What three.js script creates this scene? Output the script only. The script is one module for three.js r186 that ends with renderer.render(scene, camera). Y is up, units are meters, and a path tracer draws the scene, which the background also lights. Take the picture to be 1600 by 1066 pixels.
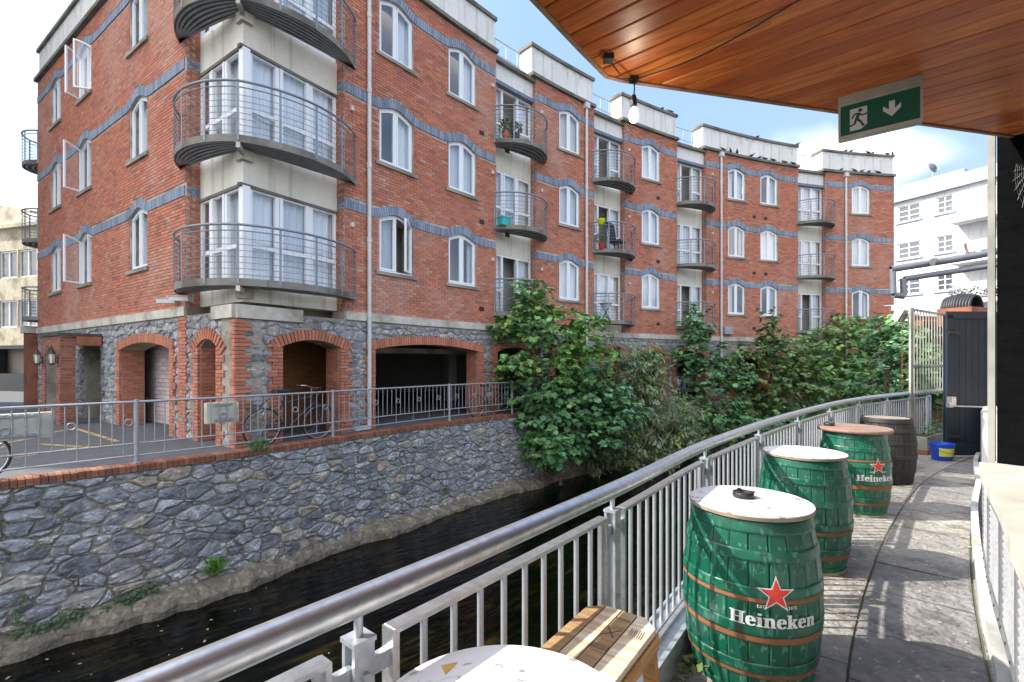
import * as THREE from 'three';
import { FontLoader } from 'three/addons/loaders/FontLoader.js';

// ---------- camera (level, lens shifted upwards), sky, sun, exposure ----------
const PX = 760, HZ = 566, EYE = 1.65;
const scene = new THREE.Scene();
const camera = new THREE.PerspectiveCamera(2 * Math.atan(533 / PX) * 180 / Math.PI, 1600 / 1066, 0.05, 900);
camera.position.set(0, EYE, 0);
camera.setViewOffset(1600, 1066, 0, -33, 1600, 1066);
const renderer = new THREE.WebGLRenderer({ antialias: true });
renderer.toneMapping = THREE.LinearToneMapping;
renderer.toneMappingExposure = 3.6;
renderer.shadowMap.enabled = true;

const V = (x, y, z) => new THREE.Vector3(x, y, z);
const W = (X, D, y = 0) => new THREE.Vector3(X, y, -D);           // X to the right, D metres ahead
const lerp = (a, b, t) => a + (b - a) * t, clamp = (x, a, b) => Math.max(a, Math.min(b, x));
const smooth = (a, b, x) => { const t = clamp((x - a) / (b - a), 0, 1); return t * t * (3 - 2 * t); };
function rng(seed) { let a = seed >>> 0; return () => { a = (a + 0x6d2b79f5) | 0; let t = Math.imul(a ^ (a >>> 15), 1 | a); t = (t + Math.imul(t ^ (t >>> 7), 61 | t)) ^ t; return ((t ^ (t >>> 14)) >>> 0) / 4294967296; }; }
const hash3 = (x, y, z) => { let h = Math.imul(x, 374761393) ^ Math.imul(y, 668265263) ^ Math.imul(z, 2147483647 - 58); h = Math.imul(h ^ (h >>> 13), 1274126177); return ((h ^ (h >>> 16)) >>> 0) / 4294967296; };
function vnoise(x, y, z, per = 0) {
  const ix = Math.floor(x), iy = Math.floor(y), iz = Math.floor(z), fx = x - ix, fy = y - iy, fz = z - iz;
  const u = fx * fx * (3 - 2 * fx), v = fy * fy * (3 - 2 * fy), w = fz * fz * (3 - 2 * fz), m = (n) => per ? ((n % per) + per) % per : n;
  const h = (a, b, c) => hash3(m(a), m(b), c);
  return lerp(lerp(lerp(h(ix, iy, iz), h(ix + 1, iy, iz), u), lerp(h(ix, iy + 1, iz), h(ix + 1, iy + 1, iz), u), v),
    lerp(lerp(h(ix, iy, iz + 1), h(ix + 1, iy, iz + 1), u), lerp(h(ix, iy + 1, iz + 1), h(ix + 1, iy + 1, iz + 1), u), v), w);
}
const fbm = (x, y, z, oct, per = 0) => { let s = 0, a = 0.5, t = 0; for (let i = 0; i < oct; i++) { s += a * vnoise(x, y, z + i * 7, per); t += a; a *= 0.5; x *= 2; y *= 2; z *= 2; per *= 2; } return s / t; };

// sky: clear blue air with thin white cloud, brighter round the sun
const SUN = V(-0.766, 0.643, -0.03).normalize();
{
  const w = 1024, h = 512, data = new Float32Array(w * h * 4);
  for (let j = 0; j < h; j++) for (let i = 0; i < w; i++) {
    const el = ((j + 0.5) / h - 0.5) * Math.PI, az = ((i + 0.5) / w - 0.5) * 2 * Math.PI;
    const y = Math.sin(el), x = Math.cos(az) * Math.cos(el), z = Math.sin(az) * Math.cos(el);
    const up = Math.max(0, y), k = Math.pow(1 - up, 2.2);
    let c = [lerp(0.11, 0.205, k), lerp(0.185, 0.258, k), lerp(0.34, 0.345, k)];
    if (y > -0.02) {
      const q = 1 / (up + 0.22), n = fbm(x * q * 1.5 + 288.5, z * q * 1.5 + 147.5, 3.3, 6), n2 = fbm(x * q * 0.6 + 279.5, z * q * 0.6 + 142.5, 9.1, 3);
      const cl = smooth(0.50, 0.68, n * 0.72 + n2 * 0.36) * smooth(-0.02, 0.08, y) * 0.9;
      c = [lerp(c[0], 0.80, cl), lerp(c[1], 0.80, cl), lerp(c[2], 0.82, cl)];
    } else c = [0.3, 0.3, 0.3];
    const g = Math.max(0, x * SUN.x + y * SUN.y + z * SUN.z), glow = 0.5 * Math.pow(g, 4) + 1.6 * Math.pow(g, 40);
    const o = (j * w + i) * 4;
    data[o] = c[0] + glow; data[o + 1] = c[1] + glow * 0.97; data[o + 2] = c[2] + glow * 0.9; data[o + 3] = 1;
  }
  const t = new THREE.DataTexture(data, w, h, THREE.RGBAFormat, THREE.FloatType);
  t.mapping = THREE.EquirectangularReflectionMapping; t.magFilter = THREE.LinearFilter; t.needsUpdate = true;
  scene.background = t; scene.environment = t;
}
const sun = new THREE.DirectionalLight(new THREE.Color(1, 0.94, 0.85), 2.35);
sun.position.copy(SUN).multiplyScalar(60).add(W(3, 10)); sun.target.position.copy(W(3, 10));
sun.castShadow = true; sun.shadow.mapSize.set(4096, 4096);
Object.assign(sun.shadow.camera, { left: -45, right: 45, top: 45, bottom: -45, near: 1, far: 160 });
scene.add(sun, sun.target);

// ---------- textures (what surfaces are made of) ----------
function tex(size, per, fn, srgb = true) {
  const d = new Uint8Array(size * size * 4);
  for (let j = 0; j < size; j++) for (let i = 0; i < size; i++) {
    const c = fn(i / size, j / size), o = (j * size + i) * 4;
    d[o] = clamp(c[0], 0, 1) * 255; d[o + 1] = clamp(c[1], 0, 1) * 255; d[o + 2] = clamp(c[2], 0, 1) * 255; d[o + 3] = 255;
  }
  const t = new THREE.DataTexture(d, size, size); t.wrapS = t.wrapT = THREE.RepeatWrapping; t.magFilter = THREE.LinearFilter;
  if (srgb) t.colorSpace = THREE.SRGBColorSpace; t.needsUpdate = true; t.repeat.set(1 / per, 1 / per); return t;
}
const grey = (v) => [v, v, v];
const T = {};
T.grain = tex(512, 1.1, (u, v) => grey(0.74 + 0.20 * fbm(u * 8, v * 8, 1, 5, 8) + 0.12 * hash3(u * 512 | 0, v * 512 | 0, 3)));
T.stain = tex(512, 2.3, (u, v) => { const a = fbm(u * 5, v * 5, 4, 6, 5), b = fbm(u * 22, v * 22, 8, 5, 22), g = smooth(0.55, 0.75, fbm(u * 9, v * 9, 14, 5, 9)); const k = 1.0 - 0.22 * smooth(0.35, 0.8, a) - 0.16 * b; return [k, k - 0.012 * g, k - 0.03 * a - 0.04 * g]; });
T.plaster = tex(512, 3.1, (u, v) => { const a = fbm(u * 4, v * 3, 54, 6, 12), b = smooth(0.58, 0.8, fbm(u * 26, v * 2, 57, 4, 52)), h = fbm(u * 40, v * 40, 5, 3, 40); const k = 0.99 - 0.10 * a - 0.05 * h - 0.10 * b; return [k, k - 0.004, k - 0.012 - 0.02 * b]; });
T.rock = tex(512, 0.9, (u, v) => { const a = fbm(u * 4, v * 7, 61, 6, 28), b = fbm(u * 16, v * 30, 63, 5, 480), c = smooth(0.60, 0.72, fbm(u * 7, v * 12, 66, 5, 84)), vein = smooth(0.03, 0.0, Math.abs(fbm(u * 6, v * 9, 69, 4, 54) - 0.5)); const k = 0.52 + 0.34 * a + 0.26 * (b - 0.5) + 0.17 * c + 0.10 * vein; return [k + 0.015 * c, k + 0.01 * c, k]; });
T.bump = tex(512, 0.6, (u, v) => grey(fbm(u * 6, v * 6, 12, 6, 6)), false);
T.riven = tex(512, 1.3, (u, v) => grey(0.55 * fbm(u * 5, v * 9, 21, 7, 45) + 0.45 * fbm(u * 30, v * 44, 24, 4, 1320)), false);
T.slab = tex(512, 1.7, (u, v) => { const a = fbm(u * 4, v * 4, 91, 6, 4), b = fbm(u * 34, v * 34, 93, 4, 34), sp = smooth(0.74, 0.8, fbm(u * 60, v * 60, 95, 3, 60)), d = smooth(0.58, 0.72, fbm(u * 8, v * 8, 97, 5, 8)); const k = 0.66 + 0.26 * a + 0.22 * (b - 0.5) - 0.12 * d + 0.22 * sp; return [k + 0.01, k, k - 0.015]; });
T.wood = tex(512, 1, (u, v) => { const w = fbm(u * 3, v * 40, 5, 4, 120), k = fbm(u * 2, v * 12, 9, 3, 24); const f = 0.5 + 0.5 * Math.sin((k * 5 + v * 14) * 6.283); return [0.7 + 0.2 * w + 0.12 * f, 0.62 + 0.28 * w + 0.12 * f, 0.55 + 0.34 * w + 0.12 * f]; });
T.metal = tex(512, 0.5, (u, v) => { const a = fbm(u * 22, v * 22, 3, 3, 22), b = fbm(u * 4, v * 4, 6, 4, 4); const k = 0.82 + 0.07 * smooth(0.35, 0.65, a) + 0.14 * b; return [k, k, k + 0.008]; });
T.paint = tex(512, 0.9, (u, v) => { const a = fbm(u * 4, v * 4, 31, 4, 4), s = smooth(0.70, 0.76, fbm(u * 46, v * 20, 33, 3, 92)), d = smooth(0.62, 0.7, fbm(u * 9, v * 30, 36, 4, 90)); const k = 0.74 + 0.22 * a - 0.16 * d; return [k + 0.16 * s, k + 0.12 * s, k + 0.12 * s]; });
T.green = tex(1024, 0.9, (u, v) => { const a = fbm(u * 5, v * 5, 31, 5, 5), st = smooth(0.56, 0.74, fbm(u * 60, v * 6, 33, 4, 360)) * smooth(0.42, 0.62, fbm(u * 6, v * 6, 35, 4, 6)), sc = smooth(0.66, 0.72, fbm(u * 40, v * 26, 37, 4, 1040)), ru = smooth(0.70, 0.76, fbm(u * 18, v * 22, 39, 5, 198)), k = 0.78 + 0.44 * a, w = clamp(0.34 * st + 0.45 * sc, 0, 0.6); const c = [0.04 * k, 0.355 * k, 0.27 * k]; return [lerp(lerp(c[0], 0.50, w), 0.34, ru * 0.7), lerp(lerp(c[1], 0.64, w), 0.22, ru * 0.7), lerp(lerp(c[2], 0.58, w), 0.15, ru * 0.7)]; });
T.top = tex(512, 0.62, (u, v) => { const a = fbm(u * 5, v * 5, 71, 4, 5), m = smooth(0.62, 0.72, fbm(u * 14, v * 9, 73, 5, 126)) * smooth(0.5, 0.6, fbm(u * 3, v * 3, 75, 3, 3)); let ring = 0; for (const [x, y, r] of [[0.3, 0.4, 0.075], [0.62, 0.7, 0.07], [0.75, 0.25, 0.08]]) ring = Math.max(ring, smooth(0.008, 0.003, Math.abs(Math.hypot(u - x, v - y) - r)) * smooth(0.4, 0.6, fbm(u * 8, v * 8, 77, 3, 8))); const k = 0.97 - 0.07 * a - 0.38 * m - 0.28 * ring; return [k, k - 0.01, k - 0.005]; });
T.water = tex(512, 2.2, (u, v) => { const a = fbm(u * 3, v * 26, 3, 5, 78), b = fbm(u * 5, v * 5, 8, 4, 5), w = smooth(0.5, 0.72, a) * smooth(0.38, 0.62, b); return [0.22 + 0.58 * w, 0.25 + 0.42 * w, 0.2 + 0.16 * w]; });
T.ripple = tex(512, 1.6, (u, v) => grey(fbm(u * 5, v * 14, 41, 5, 70)), false);
const rep = (t, k) => { const c = t.clone(); c.repeat.set(k, k); c.needsUpdate = true; return c; };
// colour as linear r,g,b (real base colours)
function M(r, g, b, o = {}) {
  const { phys, ...rest } = o, m = new (phys ? THREE.MeshPhysicalMaterial : THREE.MeshStandardMaterial)({ roughness: 0.8, ...rest });
  m.color.setRGB(r, g, b); m.side = THREE.DoubleSide; return m;
}
const matBrick = M(0.95, 0.95, 0.95, { map: T.grain, roughness: 0.9 });          // tinted per brick
const matMortar = M(0.60, 0.52, 0.46, { map: T.stain, roughness: 0.95 });
const matStone = [[0.60, 0.62, 0.65], [0.76, 0.78, 0.81], [0.42, 0.44, 0.48], [0.80, 0.76, 0.68], [0.64, 0.66, 0.70], [0.84, 0.73, 0.58], [0.68, 0.67, 0.66]].map((c) => M(...c, { map: T.rock, bumpMap: T.bump, bumpScale: 0.045, roughness: 0.85 }));
const matRubbleBed = M(0.44, 0.39, 0.31, { map: T.stain, bumpMap: T.bump, bumpScale: 0.02, roughness: 1 });
const matCoping = [[0.44, 0.17, 0.10], [0.38, 0.14, 0.085], [0.48, 0.21, 0.13], [0.32, 0.13, 0.09]].map((c) => M(...c, { map: T.stain, bumpMap: T.bump, bumpScale: 0.012, roughness: 0.9 }));
const matRender = M(0.92, 0.875, 0.76, { map: T.plaster, roughness: 0.9 });          // cream render
const matParapet = M(0.90, 0.89, 0.86, { map: T.plaster, roughness: 0.9 });
const matConcrete = M(0.70, 0.66, 0.59, { map: T.stain, bumpMap: T.bump, bumpScale: 0.006, roughness: 0.9 });
const matSill = M(0.42, 0.39, 0.33, { map: T.stain, roughness: 0.9 });
const matCorniceDark = M(0.22, 0.21, 0.185, { map: T.stain, roughness: 0.9 });
const matUPVC = M(0.86, 0.87, 0.88, { roughness: 0.35 });
const matGlass = M(0.93, 0.97, 0.98, { phys: true, transmission: 1, thickness: 0, roughness: 0, ior: 2.1 });
const matCurtain = [[0.80, 0.81, 0.83], [0.66, 0.68, 0.71], [0.74, 0.71, 0.64], [0.50, 0.53, 0.57]].map((c) => M(...c, { roughness: 1 }));
const matDark = M(0.035, 0.033, 0.032, { roughness: 0.9 });
const matRoomWall = M(0.46, 0.43, 0.39, { roughness: 0.95 });
const matBalcony = M(0.30, 0.33, 0.36, { map: T.grain, roughness: 0.5, metalness: 0.1 });
const matBalconyUnder = M(0.27, 0.255, 0.225, { map: T.stain, roughness: 0.9 });
const matGalv = M(0.54, 0.57, 0.60, { map: T.metal, roughness: 0.45, metalness: 0.6 });
const matGalvLight = M(0.66, 0.67, 0.665, { map: T.metal, roughness: 0.34, metalness: 0.85 });
const matRailPaint = M(0.46, 0.475, 0.48, { map: T.metal, roughness: 0.5, metalness: 0.35 });
const matPipeWhite = M(0.78, 0.78, 0.76, { map: T.grain, roughness: 0.5 });
const matAsphalt = M(0.125, 0.132, 0.14, { map: T.grain, bumpMap: T.bump, bumpScale: 0.008, roughness: 0.95 });
const matYellow = M(0.62, 0.46, 0.17, { map: T.stain, roughness: 0.9 });
const matBlack = M(0.022, 0.023, 0.025, { roughness: 0.5 });
const matSteel = M(0.6, 0.6, 0.6, { roughness: 0.3, metalness: 0.9 });

// ---------- geometry builder: collects pieces into ONE mesh ----------
class GB {
  constructor() { this.p = []; this.n = []; }
  tri(a, b, c) {
    const ux = b.x - a.x, uy = b.y - a.y, uz = b.z - a.z, vx = c.x - a.x, vy = c.y - a.y, vz = c.z - a.z;
    let nx = uy * vz - uz * vy, ny = uz * vx - ux * vz, nz = ux * vy - uy * vx; const l = Math.hypot(nx, ny, nz);
    if (l < 1e-12) return this; nx /= l; ny /= l; nz /= l;
    this.p.push(a.x, a.y, a.z, b.x, b.y, b.z, c.x, c.y, c.z); this.n.push(nx, ny, nz, nx, ny, nz, nx, ny, nz); return this;
  }
  quad(a, b, c, d) { this.tri(a, b, c); return this.tri(a, c, d); }
  geo(g, m) {
    let q = g.index ? g.toNonIndexed() : g.clone(); if (m) q.applyMatrix4(m);
    const P = q.attributes.position.array, N = q.attributes.normal.array; for (let i = 0; i < P.length; i++) { this.p.push(P[i]); this.n.push(N[i]); } return this;
  }
  box(w, h, d, x = 0, y = 0, z = 0, ry = 0, rx = 0, rz = 0) { return this.geo(new THREE.BoxGeometry(w, h, d), new THREE.Matrix4().compose(V(x, y, z), new THREE.Quaternion().setFromEuler(new THREE.Euler(rx, ry, rz, 'YXZ')), V(1, 1, 1))); }
  bar(a, b, w, h) {                                              // rectangular bar from a to b
    const d = b.clone().sub(a), L = d.length(), z = d.normalize(), x = Math.abs(z.y) > 0.99 ? V(1, 0, 0) : V(0, 1, 0).cross(z).normalize(), y = z.clone().cross(x);
    return this.geo(new THREE.BoxGeometry(w, h, L), new THREE.Matrix4().makeBasis(x, y, z).setPosition(a.clone().add(b).multiplyScalar(0.5)));
  }
  rod(a, b, r, seg = 6, r2 = r) {
    const d = b.clone().sub(a), L = d.length();
    return this.geo(new THREE.CylinderGeometry(r2, r, L, seg, 1), new THREE.Matrix4().compose(a.clone().add(b).multiplyScalar(0.5), new THREE.Quaternion().setFromUnitVectors(V(0, 1, 0), d.normalize()), V(1, 1, 1)));
  }
  tube(pts, r, seg = 8, n = 0, closed = false) { return this.geo(new THREE.TubeGeometry(new THREE.CatmullRomCurve3(pts, closed, 'centripetal'), n || pts.length * 3, r, seg, closed)); }
  cyl(r1, r2, h, x, y, z, seg = 20) { return this.geo(new THREE.CylinderGeometry(r1, r2, h, seg), new THREE.Matrix4().setPosition(x, y, z)); }
  geometry() {
    const g = new THREE.BufferGeometry(), P = this.p, N = this.n, U = new Float32Array(P.length / 3 * 2);
    for (let i = 0, k = 0; i < P.length; i += 3, k += 2) {
      const ax = Math.abs(N[i]), ay = Math.abs(N[i + 1]), az = Math.abs(N[i + 2]);
      if (ay > 0.75) { U[k] = P[i]; U[k + 1] = P[i + 2]; }
      else if (Math.abs(ax - az) < 0.35) { const sg = Math.sign(N[i] * N[i + 2]) || 1; U[k] = (P[i] - sg * P[i + 2]) * 0.7071; U[k + 1] = P[i + 1]; }
      else if (ax > az) { U[k] = P[i + 2]; U[k + 1] = P[i + 1]; } else { U[k] = P[i]; U[k + 1] = P[i + 1]; }
    }
    g.setAttribute('position', new THREE.Float32BufferAttribute(P, 3)); g.setAttribute('normal', new THREE.Float32BufferAttribute(N, 3)); g.setAttribute('uv', new THREE.BufferAttribute(U, 2)); return g;
  }
  build(name, mat, parent, world = false) { const m = mesh(name, this.geometry(), mat, parent); if (world && parent?.userData.base) m.position.copy(parent.userData.base).negate(); return m; }
}
function mesh(name, geo, mat, parent) { const m = new THREE.Mesh(geo, mat); m.name = name; m.castShadow = m.receiveShadow = true; if (parent) parent.add(m); return m; }
const used = new Map();
function numbered(name) { const n = used.get(name) || 0; used.set(name, n + 1); return n ? name + '_' + String(n).padStart(3, '0') : name; }
const bases = new Map();
function thing(name, label, category, pos = V(0, 0, 0), turn = 0, group) {
  const o = new THREE.Group(); o.name = numbered(name); o.position.copy(pos); o.rotation.y = turn; o.userData = { label, category };
  if (group) o.userData.group = group; scene.add(o); return o;
}
function structure(o, name) { o.name = name; o.userData = { kind: 'structure' }; scene.add(o); return o; }
// a thing whose parts are written in world coordinates: children sit in this inner offset
const atWorld = (m, root) => { m.position.copy(root.position).negate(); return m; };
function sub(name, parent) { const g = new THREE.Group(); g.name = name; parent.add(g); return g; }
const stuff = (m) => { m.userData.kind = 'stuff'; return m; };

// instanced boxes with a tint each (small bricks, too many to pick apart singly)
class Bricks {
  constructor() { this.m = []; this.c = []; }
  add(pos, a, w, h, d, col, tilt = 0) { this.m.push(new THREE.Matrix4().compose(pos, new THREE.Quaternion().setFromEuler(new THREE.Euler(0, a, tilt, 'YXZ')), V(w, h, d))); this.c.push(col); }
  build(name, mat, parent) {
    const g = new GB().box(1, 1, 1).geometry(), im = new THREE.InstancedMesh(g, mat, this.m.length); im.name = name; im.castShadow = im.receiveShadow = true;
    this.m.forEach((m, i) => { im.setMatrixAt(i, m); im.setColorAt(i, this.c[i]); });
    parent.add(im); atWorld(im, parent); return stuff(im);
  }
}
const lin = (r, g, b) => new THREE.Color().setRGB(r, g, b);
function brickTint(r, s, y) {                                        // s, y: place on the wall, for weathered pale patches
  const c = brickTone(r); if (s === undefined) return c;
  const n = fbm(s * 0.55 + 3, y * 0.4 + 7, 1.5, 4) * 0.7 + fbm(s * 2.3, y * 1.1, 4.5, 3) * 0.3, k = smooth(0.48, 0.72, n) * (0.35 + 0.5 * r());
  return c.lerp(lin(0.74, 0.47, 0.38), k * 0.75);
}
function brickTone(r) {
  const k = r(), v = 0.86 + 0.28 * r();
  if (k < 0.10) return lin(0.44 * v, 0.19 * v, 0.135 * v);
  if (k < 0.42) return lin(0.68 * v, 0.26 * v, 0.15 * v);
  if (k < 0.46) return lin(0.64 * v, 0.36 * v, 0.26 * v);
  return lin(0.62 * v, 0.225 * v, 0.138 * v);
}
// ---------- plan curves: at(s) gives X, D and heading a; outward (towards the river) is (sin a, -cos a) ----------
const CX = 24.218, CD = -8.168, RR = 34.268, PH0 = Math.atan2(9.29 - CD, -5.27 - CX);
const arc = { L: 31.7, at(s) { const p = PH0 - s / RR, c = Math.cos(p), d = Math.sin(p); return { X: CX + RR * c, D: CD + RR * d, a: Math.atan2(-c, d) }; } };
const LA = -34.5 * Math.PI / 180, LL = 13.9;
const left = { L: LL, at(s) { return { X: -5.27 - Math.cos(LA) * (LL - s), D: 9.29 - Math.sin(LA) * (LL - s), a: LA }; } };
function polyPath(points, n = 400) {
  const c = new THREE.CatmullRomCurve3(points.map(([x, d]) => V(x, 0, d)), false, 'centripetal'); c.arcLengthDivisions = 800; const L = c.getLength();
  return { L, at(s) { const u = clamp(s / L, 0, 1), p = c.getPointAt(u), t = c.getTangentAt(u); return { X: p.x, D: p.z, a: Math.atan2(t.z, t.x) }; } };
}
function pt(path, s, y, off = 0) { const q = path.at(s); return V(q.X + off * Math.sin(q.a), y, -(q.D - off * Math.cos(q.a))); }
function colS(path, px, off = 0, s0 = 0, s1 = path.L) {          // where a picture column meets a plan curve
  const f = (s) => { const p = pt(path, s, 0, off); return 800 + PX * p.x / -p.z; };
  for (let i = 0; i < 50; i++) { const m = (s0 + s1) / 2; if (f(m) < px) s0 = m; else s1 = m; } return (s0 + s1) / 2;
}
// a wall that follows a plan curve, with openings {s0, s1, y0, top(s)} cut through it
function wall(gb, path, s0, s1, y0, y1, openings, front, back, ds = 0.35) {
  const cuts = [s0, s1]; for (const o of openings) { if (o.s0 > s0 && o.s0 < s1) cuts.push(o.s0); if (o.s1 > s0 && o.s1 < s1) cuts.push(o.s1); }
  cuts.sort((a, b) => a - b);
  for (let i = 0; i + 1 < cuts.length; i++) {
    const A = cuts[i], B = cuts[i + 1]; if (B - A < 1e-4) continue;
    const inside = openings.filter((o) => o.s0 < (A + B) / 2 && o.s1 > (A + B) / 2).sort((a, b) => a.y0 - b.y0);
    const n = Math.max(1, Math.ceil((B - A) / (inside.length ? Math.min(ds, 0.12) : ds)));
    for (let k = 0; k < n; k++) {
      const a = lerp(A, B, k / n), b = lerp(A, B, (k + 1) / n), ya = [y0], yb = [y0];
      for (const o of inside) { ya.push(clamp(o.y0, y0, y1), clamp(o.top(a), y0, y1)); yb.push(clamp(o.y0, y0, y1), clamp(o.top(b), y0, y1)); }
      ya.push(y1); yb.push(y1);
      for (let j = 0; j < ya.length; j += 2) {
        const [a0, a1, b0, b1] = [ya[j], ya[j + 1], yb[j], yb[j + 1]]; if (a1 - a0 < 1e-3 && b1 - b0 < 1e-3) continue;
        const f = [pt(path, a, a0, front), pt(path, b, b0, front), pt(path, b, b1, front), pt(path, a, a1, front)], r = [pt(path, a, a0, back), pt(path, b, b0, back), pt(path, b, b1, back), pt(path, a, a1, back)];
        gb.quad(f[0], f[1], f[2], f[3]); gb.quad(r[1], r[0], r[3], r[2]); gb.quad(f[3], f[2], r[2], r[3]); gb.quad(r[0], r[1], f[1], f[0]);
        if (k === 0) gb.quad(r[0], f[0], f[3], r[3]); if (k === n - 1) gb.quad(f[1], r[1], r[2], f[2]);
      }
    }
  }
  return gb;
}
const bumpArch = (u) => (Math.abs(u) < 1.35 ? 0.5 + 0.5 * Math.cos(Math.PI * u / 1.35) : 0);
const winOpening = (c, w, y0, spring, rise) => ({ s0: c - w / 2, s1: c + w / 2, y0, c, hw: w / 2, spring, rise, top: (s) => spring + rise * bumpArch((s - c) / (w / 2)) });
const archOpening = (s0, s1, spring, rise, y0 = -0.01) => ({ s0, s1, y0, c: (s0 + s1) / 2, hw: (s1 - s0) / 2, spring, rise, arch: true, top: (s) => spring + rise * Math.max(0, 1 - ((s - (s0 + s1) / 2) / ((s1 - s0) / 2)) ** 2) });
// brick facing over a stretch of wall; free(s, y) says where bricks lie
function brickFace(B, path, s0, s1, y0, y1, free, r, off = 0, tint = brickTint, bw = 0.225, bh = 0.075, d = 0.03) {
  const st = 0.015, N = Math.ceil((s1 - s0) / st);
  for (let j = 0, y = y0 + bh / 2; y < y1 - bh * 0.3; y += bh, j++) {
    let run = -1;
    for (let i = 0; i <= N; i++) {
      const s = s0 + i * st, ok = i < N && free(s, y);
      if (ok && run < 0) run = s;
      if (!ok && run >= 0) {
        let a = run; const ph = (j & 1) * bw / 2;
        while (a < s - 0.02) { const nx = Math.min(s, (Math.floor((a - ph + 1e-4) / bw) + 1) * bw + ph); if (nx - a > 0.025) { const m = (a + nx) / 2, q = path.at(m); B.add(pt(path, m, y, off + (r() - 0.5) * 0.004), q.a, nx - a - 0.012, bh - 0.012, d, tint(r, m, y)); } a = nx; }
        run = -1;
      }
    }
  }
}
// rubble: power-diagram cells in a w x h field
function rubbleCells(w, h, cw, ch, r, vary = 0.45) {
  const nx = Math.ceil(w / cw), ny = Math.ceil(h / ch), S = [], at = (i, j) => S[(j + 1) * (nx + 2) + i + 1];
  for (let j = -1; j <= ny; j++) for (let i = -1; i <= nx; i++) S.push([i + 0.5 + (j & 1) * 0.5 + (r() - 0.5) * 0.75, j + 0.5 + (r() - 0.5) * 0.6, (r() - 0.35) * vary]);
  const out = [];
  for (let j = 0; j < ny; j++) for (let i = 0; i < nx; i++) {
    const a = at(i, j); let poly = [[a[0] - 2, a[1] - 2], [a[0] + 2, a[1] - 2], [a[0] + 2, a[1] + 2], [a[0] - 2, a[1] + 2]];
    const clip = (nxx, nyy, c) => { const q = []; for (let k = 0; k < poly.length; k++) { const p = poly[k], n = poly[(k + 1) % poly.length], dp = nxx * p[0] + nyy * p[1] - c, dn = nxx * n[0] + nyy * n[1] - c; if (dp <= 0) q.push(p); if (dp * dn < 0) { const t = dp / (dp - dn); q.push([lerp(p[0], n[0], t), lerp(p[1], n[1], t)]); } } poly = q; };
    for (let dj = -2; dj <= 2; dj++) for (let di = -2; di <= 2; di++) { if (!di && !dj) continue; const ii = i + di, jj = j + dj; if (ii < -1 || jj < -1 || ii > nx || jj > ny) continue; const b = at(ii, jj); clip(2 * (b[0] - a[0]), 2 * (b[1] - a[1]), b[0] ** 2 + b[1] ** 2 - a[0] ** 2 - a[1] ** 2 + a[2] - b[2]); if (poly.length < 3) break; }
    clip(-1, 0, 0); clip(1, 0, w / cw); clip(0, -1, 0); clip(0, 1, h / ch);
    if (poly.length >= 3) out.push(poly.map(([x, y]) => [x * cw, y * ch]));
  }
  return out;
}
function stoneGeo(poly, gap, depth, r, map) {
  let cx = 0, cy = 0; for (const p of poly) { cx += p[0]; cy += p[1]; } cx /= poly.length; cy /= poly.length;
  let ring = [];
  poly.forEach((p, i) => { const a = poly[(i + poly.length - 1) % poly.length], b = poly[(i + 1) % poly.length], t = 0.1 + 0.16 * r(); ring.push([lerp(p[0], a[0], t), lerp(p[1], a[1], t)], [lerp(p[0], b[0], t), lerp(p[1], b[1], t)]); });
  const ins = (p, g) => { const dx = p[0] - cx, dy = p[1] - cy, l = Math.hypot(dx, dy) || 1, k = Math.max(0.1, 1 - g / l); return [cx + dx * k, cy + dy * k]; };
  ring = ring.map((p) => ins(p, gap * (0.6 + 0.9 * r())));
  const g = new GB(), n = ring.length, tx = (r() - 0.5) * 0.25, ty = (r() - 0.5) * 0.25;
  const r0 = ring.map((p) => map(p[0], p[1], -0.04)), r1 = ring.map((p) => { const q = ins(p, 0.004); return map(q[0], q[1], depth * (0.35 + 0.3 * r())); });
  const r2 = ring.map((p) => { const q = ins(p, 0.018 + 0.03 * r()); return map(q[0], q[1], depth * (0.8 + 0.4 * r()) + (q[0] - cx) * tx + (q[1] - cy) * ty); }), c = map(cx, cy, depth * (0.9 + 0.35 * r()));
  for (let i = 0; i < n; i++) { const j = (i + 1) % n; g.quad(r0[i], r0[j], r1[j], r1[i]); g.quad(r1[i], r1[j], r2[j], r2[i]); g.tri(r2[i], r2[j], c); }
  return { gb: g, cx, cy, area: Math.abs(poly.reduce((s, p, i) => { const q = poly[(i + 1) % poly.length]; return s + p[0] * q[1] - q[0] * p[1]; }, 0)) / 2 };
}
const inWorld = (gb, name, mat, root) => atWorld(gb.build(name, mat, root), root);
const subWorld = (name, root) => atWorld(sub(name, root), root);

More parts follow.
